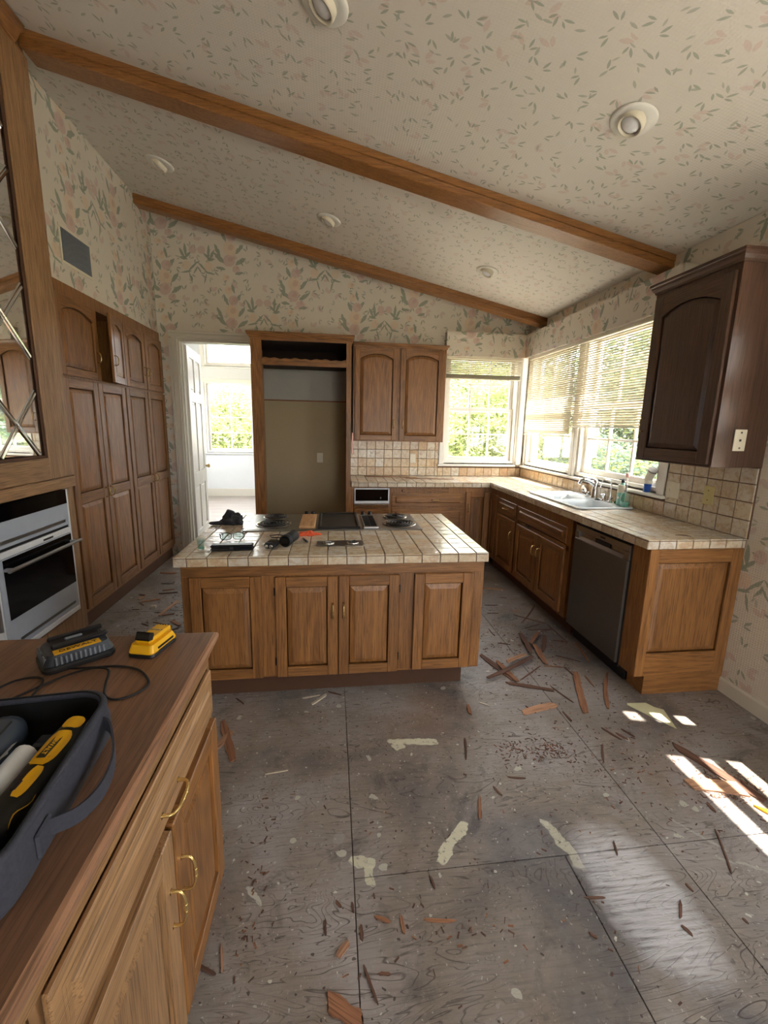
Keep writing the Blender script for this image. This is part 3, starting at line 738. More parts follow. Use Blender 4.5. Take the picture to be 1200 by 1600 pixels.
def drawer(parent, x0,x1,z0,z1, y=0, mats=('oak_x',), hx=None, hz=None, name='drawer', label=None, L=.085, t=.02):
    mb = MB().box(x0,x1,y-t*.6,y,z0,z1,ch=.003)
    lay = [(.022,y-t*.6-.0005),(.026,y-t*.6+.003),(.030,y-t*.6-.0005),(.036,y-t*.6+.002),(.050,y-t)]
    vs = []
    for d_, yy in lay: vs += [(x0+d_,yy,z0+d_),(x1-d_,yy,z0+d_),(x1-d_,yy,z1-d_),(x0+d_,yy,z1-d_)]
    # raised field
    fs = []
    for k in range(len(lay)-1):
        for i in range(4): fs.append((k*4+i, k*4+(i+1)%4, (k+1)*4+(i+1)%4, (k+1)*4+i))
    k = len(lay)-1; fs.append((k*4,k*4+1,k*4+2,k*4+3)); mb.add(vs, fs)
    d = mb.build(name, mats[0], parent, label=label)
    if hx is not None: handle(d, hx, hz, y-t, True, L=L)
    return d
CM = ('oak_z','oak_x')
def crown(parent, x0, x1, y0, z, depth, wall_side=None, h=.06, out=.03, mats='oak_x', sides=(True,True)):
    """cove crown: front run and returns; y0 = cabinet front, depth behind"""
    st = [(0,0),(.006,.0),(.010,.012),(.022,.028),(.026,.040),(out,.044),(out,h)]
    mb = MB(); L_, R_ = (1 if sides[0] else 0), (1 if sides[1] else 0)
    rings = []
    for (o_, z_) in st: rings.append([(x0-o_*L_,y0+depth,z+z_),(x0-o_*L_,y0-o_,z+z_),(x1+o_*R_,y0-o_,z+z_),(x1+o_*R_,y0+depth,z+z_)])
    vs = [p for r_ in rings for p in r_]; fs = []
    for k in range(len(rings)-1):
        for i in range(4): fs.append((k*4+i, k*4+(i+1)%4, (k+1)*4+(i+1)%4, (k+1)*4+i))
    fs.append((0,3,2,1)); n = (len(rings)-1)*4; fs.append((n,n+1,n+2,n+3))
    return mb.add(vs, fs).build('crown_moulding', mats, parent)
# ================================================================== ISLAND
IX0, IX1, IY0, IY1 = -.834, .900, 2.248, 3.340
isl = thing('kitchen_island','oak kitchen island base with four raised panel doors','cabinet',(-.804,2.272,0))
MB().box(0,1.687,0,1.04,.145,ZI-.0555,0).build('carcass','oak_z',isl)
MB().box(.07,1.61,.075,.98,.001,.145).build('toe_kick','kick',isl)
MB().box(0,1.687,-.003,-.0002,.755,ZI-.0555,ch=.001).build('face_rail','oak_x',isl); MB().box(0,1.687,-.003,-.0002,.145,.155).build('face_rail','oak_x',isl)
MB().box(0,.045,-.003,-.0002,.155,.755).build('face_stile','oak_z',isl); MB().box(.418,.49,-.003,-.0002,.155,.755).build('face_stile','oak_z',isl); MB().box(1.192,1.272,-.003,-.0002,.155,.755).build('face_stile','oak_z',isl); MB().box(1.632,1.687,-.003,-.0002,.155,.755).build('face_stile','oak_z',isl)
ox = .804
door(isl,-.76+ox,-.388+ox,.150,.756,y=-.003)
d2 = door(isl,-.311+ox,.032+ox,.150,.750,y=-.003,hx=.006+ox,hz=.547)
d3 = door(isl,.038+ox,.381+ox,.150,.750,y=-.003,hx=.066+ox,hz=.547)
door(isl,.470+ox,.812+ox,.155,.752,y=-.003)
hg = MB().lathe([(.0,0),(.004,0),(.004,.045),(.0,.045)], seg=8).mesh('hinge','black_iron')
for x_ in (-.317+ox,.386+ox):
    for z_ in (.22,.64): link('hinge',hg,isl,(x_,-.008,z_))

itop = thing('tiled_island_top','island worktop of square glazed beige tiles with tiled edge','countertop',(0,0,0))
MB().box(IX0+.006,IX1-.006,IY0+.006,IY1-.006,ZI-.055,ZI-.0055).build('grout_bed','grout',itop)
CK = (-.585,.625,2.79,3.315)
for (a,b) in cells(IX0,IX1,IX0+.0684):
    for (c_,d_) in cells(IY0,IY1,IY0):
        if a > CK[0] and b < CK[1] and c_ > CK[2] and d_ < CK[3]: continue
        put_tile(itop,b-a-GR,d_-c_-GR,((a+b)/2,(c_+d_)/2,ZI-.007))
    for y_, rr in ((IY0+.007,0),(IY1-.007,PI)):
        put_tile(itop,b-a-GR,.043,((a+b)/2,y_,ZI-.0325),(PI/2,0,rr))
for (c_,d_) in cells(IY0,IY1,IY0):
    put_tile(itop,d_-c_-GR,.043,(IX0+.007,(c_+d_)/2,ZI-.0325),(PI/2,0,-PI/2)); put_tile(itop,d_-c_-GR,.043,(IX1-.007,(c_+d_)/2,ZI-.0325),(PI/2,0,PI/2))

# cooktop
ck = thing('cooktop','stainless modular electric cooktop with four coil burners and central griddle','cooktop',(0,0,ZI))
x0,x1,y0,y1 = CK
fm = MB().box(x0,x1,y0,y1,.0005,.007,ch=.003)
for (a,b) in ((x0+.02,-.30),(-.225,-.11),(-.10,.20),(.215,.325),(.335,x1-.03)): fm.box(a,b,y0+.02,y1-.02,.007,.009,ch=.001)
fm.build('cooktop_frame','steel',ck)
def burner(x, y, r):
    pn = MB().lathe([(.0,.0045),(r*.5,.0035),(r*.95,.006),(r+.004,.010),(r+.014,.0115),(r+.016,.009)],(x,y,.003),32).build('drip_bowl','chrome',ck)
    pts = []; turns = 4.2
    for i in range(int(turns*26)+1):
        a = 2*PI*i/26; q = .022+(r-.022)*i/(turns*26); pts.append((x+q*math.cos(a-.6), y+q*math.sin(a-.6), .019))
    pts += [(x-r*1.0,y-.01,.012)] if False else []
    MB().tube(pts,.0050,6,flat=.75).box(x-.03,x+.03,y-.003,y+.003,.008,.013).box(x-.003,x+.003,y-.03,y+.03,.008,.013).build('coil_burner','coil',ck)
burner(-.415,3.195,.078); burner(-.405,2.965,.105); burner(.487,3.185,.078); burner(.485,2.950,.105)
MB().box(-.222,-.113,y0+.028,y1-.105,.0092,.030,ch=.005).build('cover_board','butcher',ck,label='maple cutting cover board')
gd = MB().box(-.095,.195,y0+.022,y1-.03,.0092,.017,ch=.004)
for (a,b,c_,d_) in ((-.095,.195,y0+.022,y0+.042),(-.095,.195,y1-.052,y1-.03),(-.095,-.073,y0+.042,y1-.052),(.173,.195,y0+.042,y1-.052)): gd.box(a,b,c_,d_,.017,.026,ch=.004)
gd.build('griddle','griddle',ck,label='black cast iron griddle')
gf = MB().box(.218,.322,y0+.025,y0+.04,.0092,.022,ch=.002).box(.218,.322,y1-.12,y1-.105,.0092,.022,ch=.002).box(.218,.228,y0+.04,y1-.12,.0092,.022,ch=.002).box(.312,.322,y0+.04,y1-.12,.0092,.022,ch=.002)
gf.build('grill_frame','steel',ck)
MB().box(.228,.312,y0+.04,y1-.12,.0092,.012).build('grill_well','black',ck)
bar = MB().box(.228,.312,-.003,.003,.014,.021,ch=.001).mesh('grill_bar','black_iron')
for i in range(16): link('grill_bar',bar,ck,(0,y0+.052+i*.0225,0))
MB().box(.266,.274,y0+.04,y1-.12,.013,.0205).build('grill_spine','black_iron',ck)
kn = MB().lathe([(.017,0),(.018,.006),(.0135,.010),(.0125,.024),(.0,.026)],seg=18).box(-.0135,.0135,-.003,.003,.010,.030,ch=.001).mesh('knob','black')
for (x_,y_) in ((-.195,3.268),(-.145,3.268),(.243,3.268),(.298,3.268)): link('knob',kn,ck,(x_,y_,.009),(0,0,R.uniform(-.4,.4)))
pl = thing('control_plate','small steel control plate with two oval pulls set in front tiles of the island','control plate',(.05,2.475,ZI))
MB().box(-.14,.14,-.058,.058,.0005,.005,ch=.002).build('plate','steel',pl)
for s_, x_ in ((0,-.072),(1,.075)):
    MB().lathe([(.0,.003),(.020,.002),(.026,.006),(.029,.005),(.029,.0)],(x_,0,.005),24,sx=1.25,sy=.95).build('oval_cup','chrome',pl)
    MB().box(-.022,.022,-.004,.004,0,.014,ch=.003,M4=Matrix.Translation((x_,0,.007))@Matrix.Rotation(.2+.5*s_,4,'Z')).build('turn_grip','black' if s_ else 'steel_dark',pl)

# items on the island ------------------------------------------------------
# black cap / cloth heap: displaced lump
from mathutils import noise as mnoise
def lump(name, label, cat, loc, blobs, mat, seed, rz=0, amp=.3, freq=28, sub=4):
    """crumpled soft thing: a union of ellipsoids remeshed as one draped surface with folds"""
    bm = bmesh.new(); bmesh.ops.create_icosphere(bm, subdivisions=sub+1, radius=1)
    for v in bm.verts:
        d = v.co.normalized(); best = 0
        for (bx,by,bz,rx,ry,rz_) in blobs:      # ray from the heap's centre to each ellipsoid, farthest hit
            o = Vector((-bx/rx,-by/ry,(.012-bz)/rz_)); e = Vector((d.x/rx,d.y/ry,d.z/rz_))
            A,B,C_ = e.dot(e),2*o.dot(e),o.dot(o)-1; D = B*B-4*A*C_
            if D > 0: best = max(best, (-B+math.sqrt(D))/(2*A))
        p = d*max(best,.004)+Vector((0,0,.012))
        q = p*freq+Vector((seed,seed*2.1,0)); nz = mnoise.noise(q)+.5*abs(mnoise.noise(q*2.3))
        p += d*nz*amp*.02; v.co = Vector((p.x,p.y,max(0,p.z)))
    me = bpy.data.meshes.new(name); bm.to_mesh(me); bm.free(); me.materials.append(M[mat])
    for pl_ in me.polygons: pl_.use_smooth = True
    o = bpy.data.objects.new(name, me); C.objects.link(o); o.location = loc; o.rotation_euler = (0,0,rz); tag(o,label,cat); return o
M['cap_cloth'] = plain('charcoal_cloth', rgb(58, 56, 58), 0.95, var=.2, nscale=120)
cap = lump('crumpled_glove','crumpled charcoal work glove at the far left of the tiled island top','glove',(-.700,3.03,ZI+.0005),[(0,0,.02,.07,.06,.055),(-.015,.01,.05,.035,.035,.045),(-.09,-.03,.012,.06,.016,.014),(.05,-.03,.02,.035,.03,.03)],'cap_cloth',4,0,.9,30)
gl = thing('safety_glasses','black framed safety glasses folded out on the left part of the island top','glasses',(-.60,2.58,ZI+.002),.2)
for s_ in (-1,1):
    pts = []
    for i in range(24):
        a = 2*PI*i/24; pts.append((s_*.036+.032*math.copysign(abs(math.cos(a))**.8,math.cos(a)), -.004*abs(math.cos(a)), .026+.022*math.copysign(abs(math.sin(a))**.8,math.sin(a))))
    MB().tube(pts,.0022,6,closed=True).build('lens_rim','black',gl)
    lv = [(p[0],p[1]+.0006,p[2]) for p in pts]+[(p[0],p[1]-.0006,p[2]) for p in pts]
    MB().add(lv,[list(range(24)),list(range(24,48))[::-1]]+[(i,(i+1)%24,24+(i+1)%24,24+i) for i in range(24)]).build('lens','clear',gl)
    MB().tube([(s_*.068,0,.036),(s_*.073,.01,.036),(s_*.072,.06,.034),(s_*.066,.10,.026),(s_*.060,.125,.004)],[.003,.0028,.0026,.003,.0034],6,flat=1.3).build('temple','black',gl)
MB().tube([(-.006,0,.036),(0,-.002,.039),(.006,0,.036)],.0022,6).build('bridge','black',gl)
cs = thing('glasses_case','long black hard case lying near the front left of the island top','case',(-.555,2.375,ZI+.0005),.03)
MB().box(-.115,.115,-.028,.028,0,.019,ch=.008).build('case_base','black',cs); MB().box(-.115,.115,-.028,.028,.0195,.036,ch=.009).build('case_lid','black',cs)
MB().box(-.012,.012,-.031,-.0285,.010,.026,ch=.001).build('clasp','rubber',cs)
cl = thing('clear_bottle_stub','tiny upright clear glass tumbler at the left front corner of the island top','tumbler',(-.73,2.40,ZI+.0005))
MB().lathe([(.0,0),(.017,0),(.019,.004),(.022,.055),(.0225,.062),(.020,.062),(.017,.008),(.0,.006)],seg=20).build('glass_body','clear',cl)
MB().lathe([(.0,.0065),(.0165,.0075),(.0172,.012),(.0,.012)],seg=20).build('residue','soap_green',cl)
sk = thing('laser_meter','chunky black pocket meter with two round ports on the island top','device',(-.345,2.43,ZI+.0005),-.25)
MB().box(-.032,.032,-.05,.05,0,.034,ch=.010).build('body','rubber',sk)
for s_ in (-1,1): MB().lathe([(.0,0),(.0085,0),(.0105,.002),(.0105,.004),(.007,.0045),(.0,.002)],seg=16,M4=Matrix.Translation((s_*.014,-.050,.017))@Matrix.Rotation(PI/2,4,'X')).build('port','chrome',sk)
MB().box(-.02,.02,-.02,.03,.0345,.0355).build('screen','black_glass',sk)
fl_ = thing('flashlight','thick black cylindrical flashlight lying beside the pocket meter','flashlight',(-.245,2.50,ZI+.0365),-.28)
Mt = Matrix.Rotation(PI/2,4,'X')
MB().lathe([(.0,-.06),(.030,-.06),(.033,-.055),(.033,.045),(.030,.05),(.036,.055),(.036,.085),(.033,.09),(.0,.088)],seg=26,M4=Mt).build('barrel','rubber',fl_)
MB().lathe([(.0,.0),(.027,.0),(.031,.0015)],seg=24,M4=Matrix.Translation((0,-.0895,0))@Mt).build('lens','black_glass',fl_)
kb = [];
MB().tube([(-.013,.05,.005-.0),(-.02,.07,-.028),(-.09,.10,-.033),(-.16,.09,-.033),(-.19,.13,-.033),(-.15,.16,-.033),(-.10,.15,-.033)],.0028,6).build('lanyard','rubber',fl_)
rg_ = lump('orange_rag','small crumpled orange rag beside the flashlight on the island','rag',(-.150,2.69,ZI+.0005),[(0,0,.006,.05,.028,.016),(.04,.01,.004,.045,.018,.010),(-.035,-.01,.006,.03,.02,.02)],'orange_rag',9,-.1,.6,50)
pen = thing('marker_pen','thin black marker lying right of the flashlight','pen',(-.165,2.555,ZI+.0065),1.9)
MB().lathe([(.0,-.05),(.006,-.048),(.006,.03),(.005,.032),(.004,.045),(.0,.048)],seg=12,M4=Matrix.Rotation(PI/2,4,'Y')).build('barrel','black',pen)
MB().lathe([(.0066,-.05),(.0066,-.015)],seg=12,M4=Matrix.Rotation(PI/2,4,'Y')).build('pen_cap','rubber',pen)

# ================================================================== FRIDGE SURROUND AND BACK WALL CABINETS
fr = thing('fridge_surround','tall oak refrigerator surround, empty, with open box on top','cabinet',(-.796,4.495,0))
FW, FD = .996, .655
MB().box(0,.022,.0205,FD,.001,2.40).build('side_panel','oak_z',fr); MB().box(FW-.022,FW,.0205,FD,.001,2.40).build('side_panel','oak_z',fr)
MB().box(0,.108,0,.02,.001,2.40,ch=.002).build('face_stile','oak_z',fr); MB().box(FW-.05,FW,0,.02,.001,2.40,ch=.002).build('face_stile','oak_z',fr)
MB().box(.108,FW-.05,0,.02,2.385,2.40,0).build('face_rail','oak_x',fr); MB().box(.108,FW-.05,0,.02,2.15,2.205,0,ch=.002).build('face_rail','oak_x',fr)
sc_ = MB(); pts = [(.108,2.207)]
for i in range(41):
    x_ = .108+(FW-.158)*i/40; pts.append((x_, 2.222+.006*math.sin(i*1.3)+.004*math.sin(i*.5)))
pts.append((FW-.05,2.207)); sc_.prism(pts,.03,.04).build('torn_veneer_edge','oak_x',fr)
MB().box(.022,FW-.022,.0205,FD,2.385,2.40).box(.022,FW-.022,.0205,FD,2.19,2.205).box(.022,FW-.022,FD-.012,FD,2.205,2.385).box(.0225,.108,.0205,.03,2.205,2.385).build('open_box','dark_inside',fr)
crown(fr,0,FW,0,2.40,FD,h=.062,out=.032,mats='oak_x')
MB().box(.070,.1075,.0205,.10,.001,2.15).build('inner_stile','oak_z',fr)
MB().box(.023,FW-.023,FD-.01,FD-.0005,.001,1.835).build('back_panel','drywall',fr); MB().box(.023,FW-.023,FD-.007,FD-.0005,1.85,2.189).build('upper_back_panel','drywall_grey',fr)
MB().box(.023,FW-.023,FD-.014,FD-.0005,1.835,1.85).build('back_batten','oak_x',fr)
def outlet(name,label,loc,rz,mat,kind,w_=.072,h_=.115):
    t = thing(name,label,'wall plate',loc,rz)
    MB().box(-w_/2,w_/2,-.006,-.0003,-h_/2,h_/2,ch=.003).build('plate',mat,t)
    n = max(1,int(round(w_/.07)))
    for k in range(n):
        cx = (k-(n-1)/2)*.048
        kk = kind[k] if isinstance(kind,(list,tuple)) else kind
        if kk == 'duplex':
            for z_ in (-.02,.02):
                MB().lathe([(.0,.0),(.015,.0),(.0165,-.0015)],seg=16,M4=Matrix.Translation((cx,-.0075,z_))@Matrix.Rotation(-PI/2,4,'X')).build('socket',mat,t)
                for dx in (-.006,.006): MB().box(cx+dx-.001,cx+dx+.001,-.0085,-.0074,z_-.004,z_+.005).build('slot','black',t)
        elif kk == 'switch':
            MB().box(cx-.005,cx+.005,-.009,-.006,-.012,.012,ch=.001).build('switch_slot',mat,t); MB().box(cx-.004,cx+.004,-.017,-.007,.0,.008,ch=.002).build('toggle',mat,t)
        elif kk == 'jack':
            for z_ in (.042,-.042): MB().lathe([(.0,.001),(.0055,.0),(.0055,-.002)],seg=10,M4=Matrix.Translation((cx,-.0072,z_))@Matrix.Rotation(-PI/2,4,'X')).build('screw','steel_dark',t)
            MB().box(cx-.006,cx+.006,-.0075,-.006,-.006,.006).build('socket_hole','black',t)
        elif kk == 'blank':
            for z_ in (.03,-.03): MB().lathe([(.0,.001),(.003,.0),(.003,-.002)],seg=8,M4=Matrix.Translation((cx,-.0072,z_))@Matrix.Rotation(-PI/2,4,'X')).build('screw','brass',t)
    return t
outlet('wall_outlet','duplex outlet on the beige back of the empty fridge recess',(-.14,YB-.0205+.010,1.184),0,'cream','duplex')
outlet('wall_outlet','cream outlet set in backsplash tiles under the oak double wall cabinet',(.992,YB-.0125,1.19),0,'cream','duplex')
outlet('wall_outlet','double gang cream plate with switch and sockets right of the sink window',(XR-.0125,2.68,1.175),-PI/2,'cream',['switch','duplex'],.12,.115)
outlet('switch_plate','yellowed blank wall plate on the backsplash near the end of the counter',(XR-.0125,2.39,1.185),-PI/2,'ivory','blank',.075,.12)
pk = tag(MB().tube([(0,0,-.11),(.001,0,0),(0,0,.11)],[.009,.012,.009],10,flat=.5).build('plastic_edge_strip','pink',None,(.215,4.483,1.39)),'pale pink plastic strip standing on the right edge of fridge surround','strip')

uc = thing('wall_cabinet','oak double wall cabinet with arched doors right of the fridge surround','cabinet',(.237,4.815,0))
UW = 1.037
MB().box(0,UW,0,.339,1.402,2.42).build('carcass','oak_z',uc)
crown(uc,0,UW,0,2.42,.339,h=.035,out=.022,sides=(False,True))
door(uc,.018,.494,1.415,2.405,arch=True,hx=.455,hz=1.60)
door(uc,.520,1.005,1.415,2.405,arch=True,hx=.560,hz=1.60)

# back base cabinets: local x = X-.21, front plane Y=4.555
bb = thing('drawer_base_cabinet','oak base cabinet with wide drawers and pull-out board under back counter','cabinet',(.64,4.555,0))
MB().box(0,.855,0,.585,.123,ZC-.0565).build('carcass','oak_z',bb); MB().box(0,.855,.07,.5,.001,.123).build('toe_kick','kick',bb)
MB().box(.13,.66,-.022,.2,.872,.888,ch=.003).build('pull_out_board','oak_x',bb)
drawer(bb,.018,.838,.70,.852,hx=.51,hz=.775); drawer(bb,.018,.838,.44,.685,hx=.51,hz=.56); drawer(bb,.018,.838,.15,.425,hx=.51,hz=.30)
cc = thing('corner_base_cabinet','oak corner base cabinet with a door facing the island','cabinet',(1.4955,4.555,0))
MB().box(0,.304,0,.585,.123,ZC-.0565).build('carcass','oak_z',cc); MB().box(0,.304,.07,.5,.001,.123).build('toe_kick','kick',cc)
door(cc,.006,.272,.15,.865,hx=.035,hz=.68)
wd = thing('built_in_compactor','built-in trash compactor with black glass band and chrome pull','appliance',(.232,4.555,0))
MB().box(0,.407,0,.56,.123,ZC-.0565).build('carcass','oak_z',wd); MB().box(0,.407,.07,.5,.001,.123).build('toe_kick','kick',wd)
MB().box(.012,.395,-.018,0,.735,.905,ch=.003).build('control_frame','oven_white',wd)
MB().box(.024,.383,-.021,-.0182,.765,.893,ch=.002).build('glass_band','black_glass',wd)
MB().lathe([(.0,0),(.009,0),(.010,.006),(.0,.008)],seg=14,M4=Matrix.Translation((.30,-.021,.80))@Matrix.Rotation(PI/2,4,'X')).build('dial','chrome',wd)
MB().box(.012,.395,-.030,-.0,.690,.728,ch=.006).build('pull_bar','chrome',wd)
door(wd,.012,.395,.15,.675,mats=('oak_x','oak_x'))
fl2 = tag(MB().box(.2005,.231,4.535,5.10,.001,ZC-.0565,ch=.001).build('filler_panel','oak_z'),'narrow oak filler panel between fridge surround and compactor','panel')

# ================================================================== RIGHT RUN
RX, RE = 1.772, 2.103
def right(name,label,y_far,w_):
    return thing(name,label,'cabinet',(1.80,y_far,0),-PI/2)
DEP = XR-1.80-.003
rc = right('blind_corner_cabinet','oak corner cabinet door beside the inner corner, left of narrow drawer unit',4.553,.61)
MB().box(0,.215,.0,DEP,.123,ZC-.0565).build('carcass','oak_z',rc); MB().box(0,.215,.07,DEP,.001,.123).build('toe_kick','kick',rc)
door(rc,.022,.212,.15,.855,fw=.045)
nd = right('narrow_drawer_cabinet','narrow oak base cabinet with one drawer above one door','',.42) if False else thing('narrow_drawer_cabinet','narrow oak base cabinet with one drawer above one door','cabinet',(1.80,4.337,0),-PI/2)
MB().box(0,.49,0,DEP,.123,ZC-.0565).build('carcass','oak_z',nd); MB().box(0,.49,.07,DEP,.001,.123).build('toe_kick','kick',nd)
drawer(nd,.02,.475,.69,.845,hx=.25,hz=.765); door(nd,.02,.475,.15,.675,hx=.43,hz=.52)
sb = thing('sink_base_cabinet','oak sink base cabinet with long false drawer front and two doors','cabinet',(1.80,3.8465,0),-PI/2)
SW = 3.8465-2.9
MB().box(0,.018,0.0,DEP,.123,ZC-.0565).box(SW-.018,SW,0.0,DEP,.123,ZC-.0565).box(.018,SW-.018,0.0,DEP,.123,.141).box(.018,SW-.018,DEP-.012,DEP,.141,ZC-.0565).box(.018,SW-.018,0,.02,.84,ZC-.0565).box(.018,SW-.018,0,.02,.66,.70).box(.44,.50,0,.02,.141,.66).box(.018,.06,0,.02,.141,.84).box(SW-.06,SW-.018,0,.02,.141,.84).build('carcass','oak_z',sb)
MB().box(0,SW,.07,DEP,.001,.122).build('toe_kick','kick',sb)
drawer(sb,.025,SW-.055,.712,.842,name='false_drawer_front')
door(sb,.03,.462,.150,.672,hx=.425,hz=.52); door(sb,.475,SW-.055,.150,.672,hx=.515,hz=.52)
MB().box(.20,.27,-.009,0,.682,.700,ch=.002).build('tilt_hinge','black_iron',sb)

dw = thing('dishwasher','slate steel dishwasher with pocket handle at the end of the sink run','dishwasher',(1.80,2.85,0),-PI/2)
MB().box(0,.60,.022,.57,.10,.90).build('tub','black',dw)
MB().box(.012,.588,-.016,.021,.125,.80,ch=.004).build('door_panel','steel_dark',dw)
MB().box(.012,.588,-.010,.021,.855,.898,ch=.003).box(.012,.06,-.012,.021,.8005,.8545,ch=.002).box(.54,.588,-.012,.021,.8005,.8545,ch=.002).box(.0601,.5399,.006,.021,.8005,.8545).build('control_strip','steel',dw)
MB().prism([(-.016,.8005),(.006,.8005),(.006,.82),(-.004,.822)],.0605,.5395,plane='yz').build('pocket_handle','steel',dw)
MB().box(.24,.40,-.0045,.0055,.823,.850,ch=.002).build('handle_recess','black',dw)
MB().box(.30,.35,-.0108,-.0101,.872,.882).build('badge','black',dw)
MB().box(.012,.588,.06,.5,.003,.10).build('toe_kick','black',dw)
MB().box(0,.0115,-.002,.02,.105,.90).build('side_gasket','black',dw); MB().box(.5885,.60,-.002,.02,.105,.90).build('side_gasket','black',dw)

ep = thing('end_panel','oak end panel with raised field closing the dishwasher end of the counter','cabinet',(1.80,2.1255,0))
MB().box(0,XR-1.80-.003,0.0,.122,.123,ZC-.0565).build('carcass','oak_z',ep)
MB().box(.07,XR-1.80-.003,0,.12,.001,.123).build('toe_kick','oak_x',ep)
EW = XR-1.80-.003
MB().box(0,.06,-.018,-.0002,.123,ZC-.0565,ch=.002).build('face_stile','oak_z',ep); MB().box(EW-.075,EW,-.018,-.0002,.123,ZC-.0565,ch=.002).build('face_stile','oak_z',ep)
MB().box(.06,EW-.075,-.018,-.0002,.835,ZC-.0565,ch=.002).build('face_rail','oak_x',ep); MB().box(.06,EW-.075,-.018,-.0002,.123,.27,ch=.002).build('face_rail','oak_x',ep)
MB().box(.07,EW,-.016,-.0002,.001,.122).build('base_board','oak_x',ep)
MB().box(.06,EW-.075,-.004,-.0002,.27,.835).build('panel_back','oak_z',ep)
raised(ep,.06,EW-.075,.27,.835,0,False,'oak_z')

# tiled L-shaped worktop
ct = thing('tiled_worktop','L-shaped worktop of square glazed beige tiles around the sink corner','countertop',(0,0,0))
SK = (1.885,2.345,2.985,3.815)
g_ = MB()
def core(a,b,c_,d_): g_.box(a,b,c_,d_,ZC-.055,ZC-.0055)
core(RX+.006,XR-.001,RE+.006,SK[2]+.02); core(RX+.006,SK[0]+.02,SK[2]+.02,SK[3]-.02); core(SK[1]-.02,XR-.001,SK[2]+.02,SK[3]-.02)
core(RX+.006,XR-.001,SK[3]-.02,YB-.001); core(.2100,RX+.006,4.5252+.006,YB-.001)
g_.build('grout_bed','grout',ct)
for (a,b) in cells(RX,XR-.006,RX-.035):
    for (c_,d_) in cells(RE,YB-.006,RE):
        if a > SK[0]-.01 and b < SK[1]+.01 and c_ > SK[2]-.01 and d_ < SK[3]+.01: continue
        # trim the tiles to the sink rim
        aa,bb_ = a,b; cc_,dd_ = c_,d_
        if c_ < SK[3]-.01 and d_ > SK[2]+.01:
            if a < SK[0] < b: bb_ = SK[0]+.012
            elif a < SK[1] < b: aa = SK[1]-.012
            elif a >= SK[0] and b <= SK[1]:
                if c_ < SK[2] < d_: dd_ = SK[2]+.012
                elif c_ < SK[3] < d_: cc_ = SK[3]-.012
                else: continue
        put_tile(ct,bb_-aa-GR,dd_-cc_-GR,((aa+bb_)/2,(cc_+dd_)/2,ZC-.007))
    put_tile(ct,b-a-GR,.043,((a+b)/2,RE+.007,ZC-.0325),(PI/2,0,0))
for (c_,d_) in cells(RE,4.5252,RE): put_tile(ct,d_-c_-GR,.043,(RX+.007,(c_+d_)/2,ZC-.0325),(PI/2,0,-PI/2))
for (a,b) in cells(.2105,RX,.2098-.03):
    for (c_,d_) in cells(4.5252,YB-.006,4.5252): put_tile(ct,b-a-GR,d_-c_-GR,((a+b)/2,(c_+d_)/2,ZC-.007))
    put_tile(ct,b-a-GR,.043,((a+b)/2,4.5252+.007,ZC-.0325),(PI/2,0,0))

# sink ---------------------------------------------------------------------
sk_ = thing('kitchen_sink','white porcelain double bowl drop-in sink below the right hand windows','sink',(0,0,ZC))
def rrect(x0,x1,y0,y1,r,n=5):
    pts = []
    for (cx,cy_,a0) in ((x1-r,y0+r,-PI/2),(x1-r,y1-r,0),(x0+r,y1-r,PI/2),(x0+r,y0+r,PI)):
        for i in range(n+1): a = a0+PI/2*i/n; pts.append((cx+r*math.cos(a),cy_+r*math.sin(a)))
    return pts
def loft(layers, mi=0, cap0=True, cap1=True):
    mb = MB(); n = len(layers[0]); vs = [p for l in layers for p in l]; fs = []
    for k in range(len(layers)-1):
        for i in range(n): fs.append((k*n+i,k*n+(i+1)%n,(k+1)*n+(i+1)%n,(k+1)*n+i))
    mb.add(vs,fs,mi,True)
    if cap0: mb.add(layers[0],[list(range(n))[::-1]],mi)
    if cap1: mb.add(layers[-1],[list(range(n))],mi)
    return mb
def at(pts,z): return [(p[0],p[1],z) for p in pts]
bowls = [(1.915,2.245,3.425,3.785),(1.915,2.245,3.015,3.375)]
# rim plate with two rectangular holes made of strips
rim = MB()
ox0,ox1,oy0,oy1 = SK; my = (bowls[1][3]+bowls[0][2])/2
for (a,b,c_,d_),(ya,yb) in ((bowls[0],(my,oy1)),(bowls[1],(oy0,my))):
    o_, i_ = rrect(ox0,ox1,ya,yb,.002), rrect(a,b,c_,d_,.055); n = len(o_)
    vs = [(p[0],p[1],z_) for z_ in (.0005,.010) for q_ in (o_,i_) for p in q_]; fs = []
    for i in range(n):
        j = (i+1)%n; fs += [(2*n+i,2*n+j,3*n+j,3*n+i),(i,n+i,n+j,j),(n+i,3*n+i,3*n+j,n+j)]
    rim.add(vs, fs)
lip = rrect(ox0,ox1,oy0,oy1,.03); rim.tube([(p[0],p[1],.007) for p in lip],.008,8,closed=True)
rim.build('rim','porcelain',sk_)
for (a,b,c_,d_) in bowls:
    lay = [at(rrect(a-.004,b+.004,c_-.004,d_+.004,.05),.011),at(rrect(a+.004,b-.004,c_+.004,d_-.004,.05),.004),at(rrect(a+.012,b-.012,c_+.012,d_-.012,.05),-.05),at(rrect(a+.022,b-.022,c_+.022,d_-.022,.05),-.145),at(rrect(a+.06,b-.06,c_+.06,d_-.06,.04),-.162)]
    loft(lay,cap0=False).build('bowl','porcelain',sk_)
    MB().lathe([(.0,.003),(.03,.002),(.04,.004),(.042,.001)],((a+b)/2,(c_+d_)/2,-.1615),20).build('drain','chrome',sk_)
fc = thing('kitchen_faucet','chrome single lever faucet standing behind the sink divider','faucet',(2.295,3.42,ZC+.0105),PI)
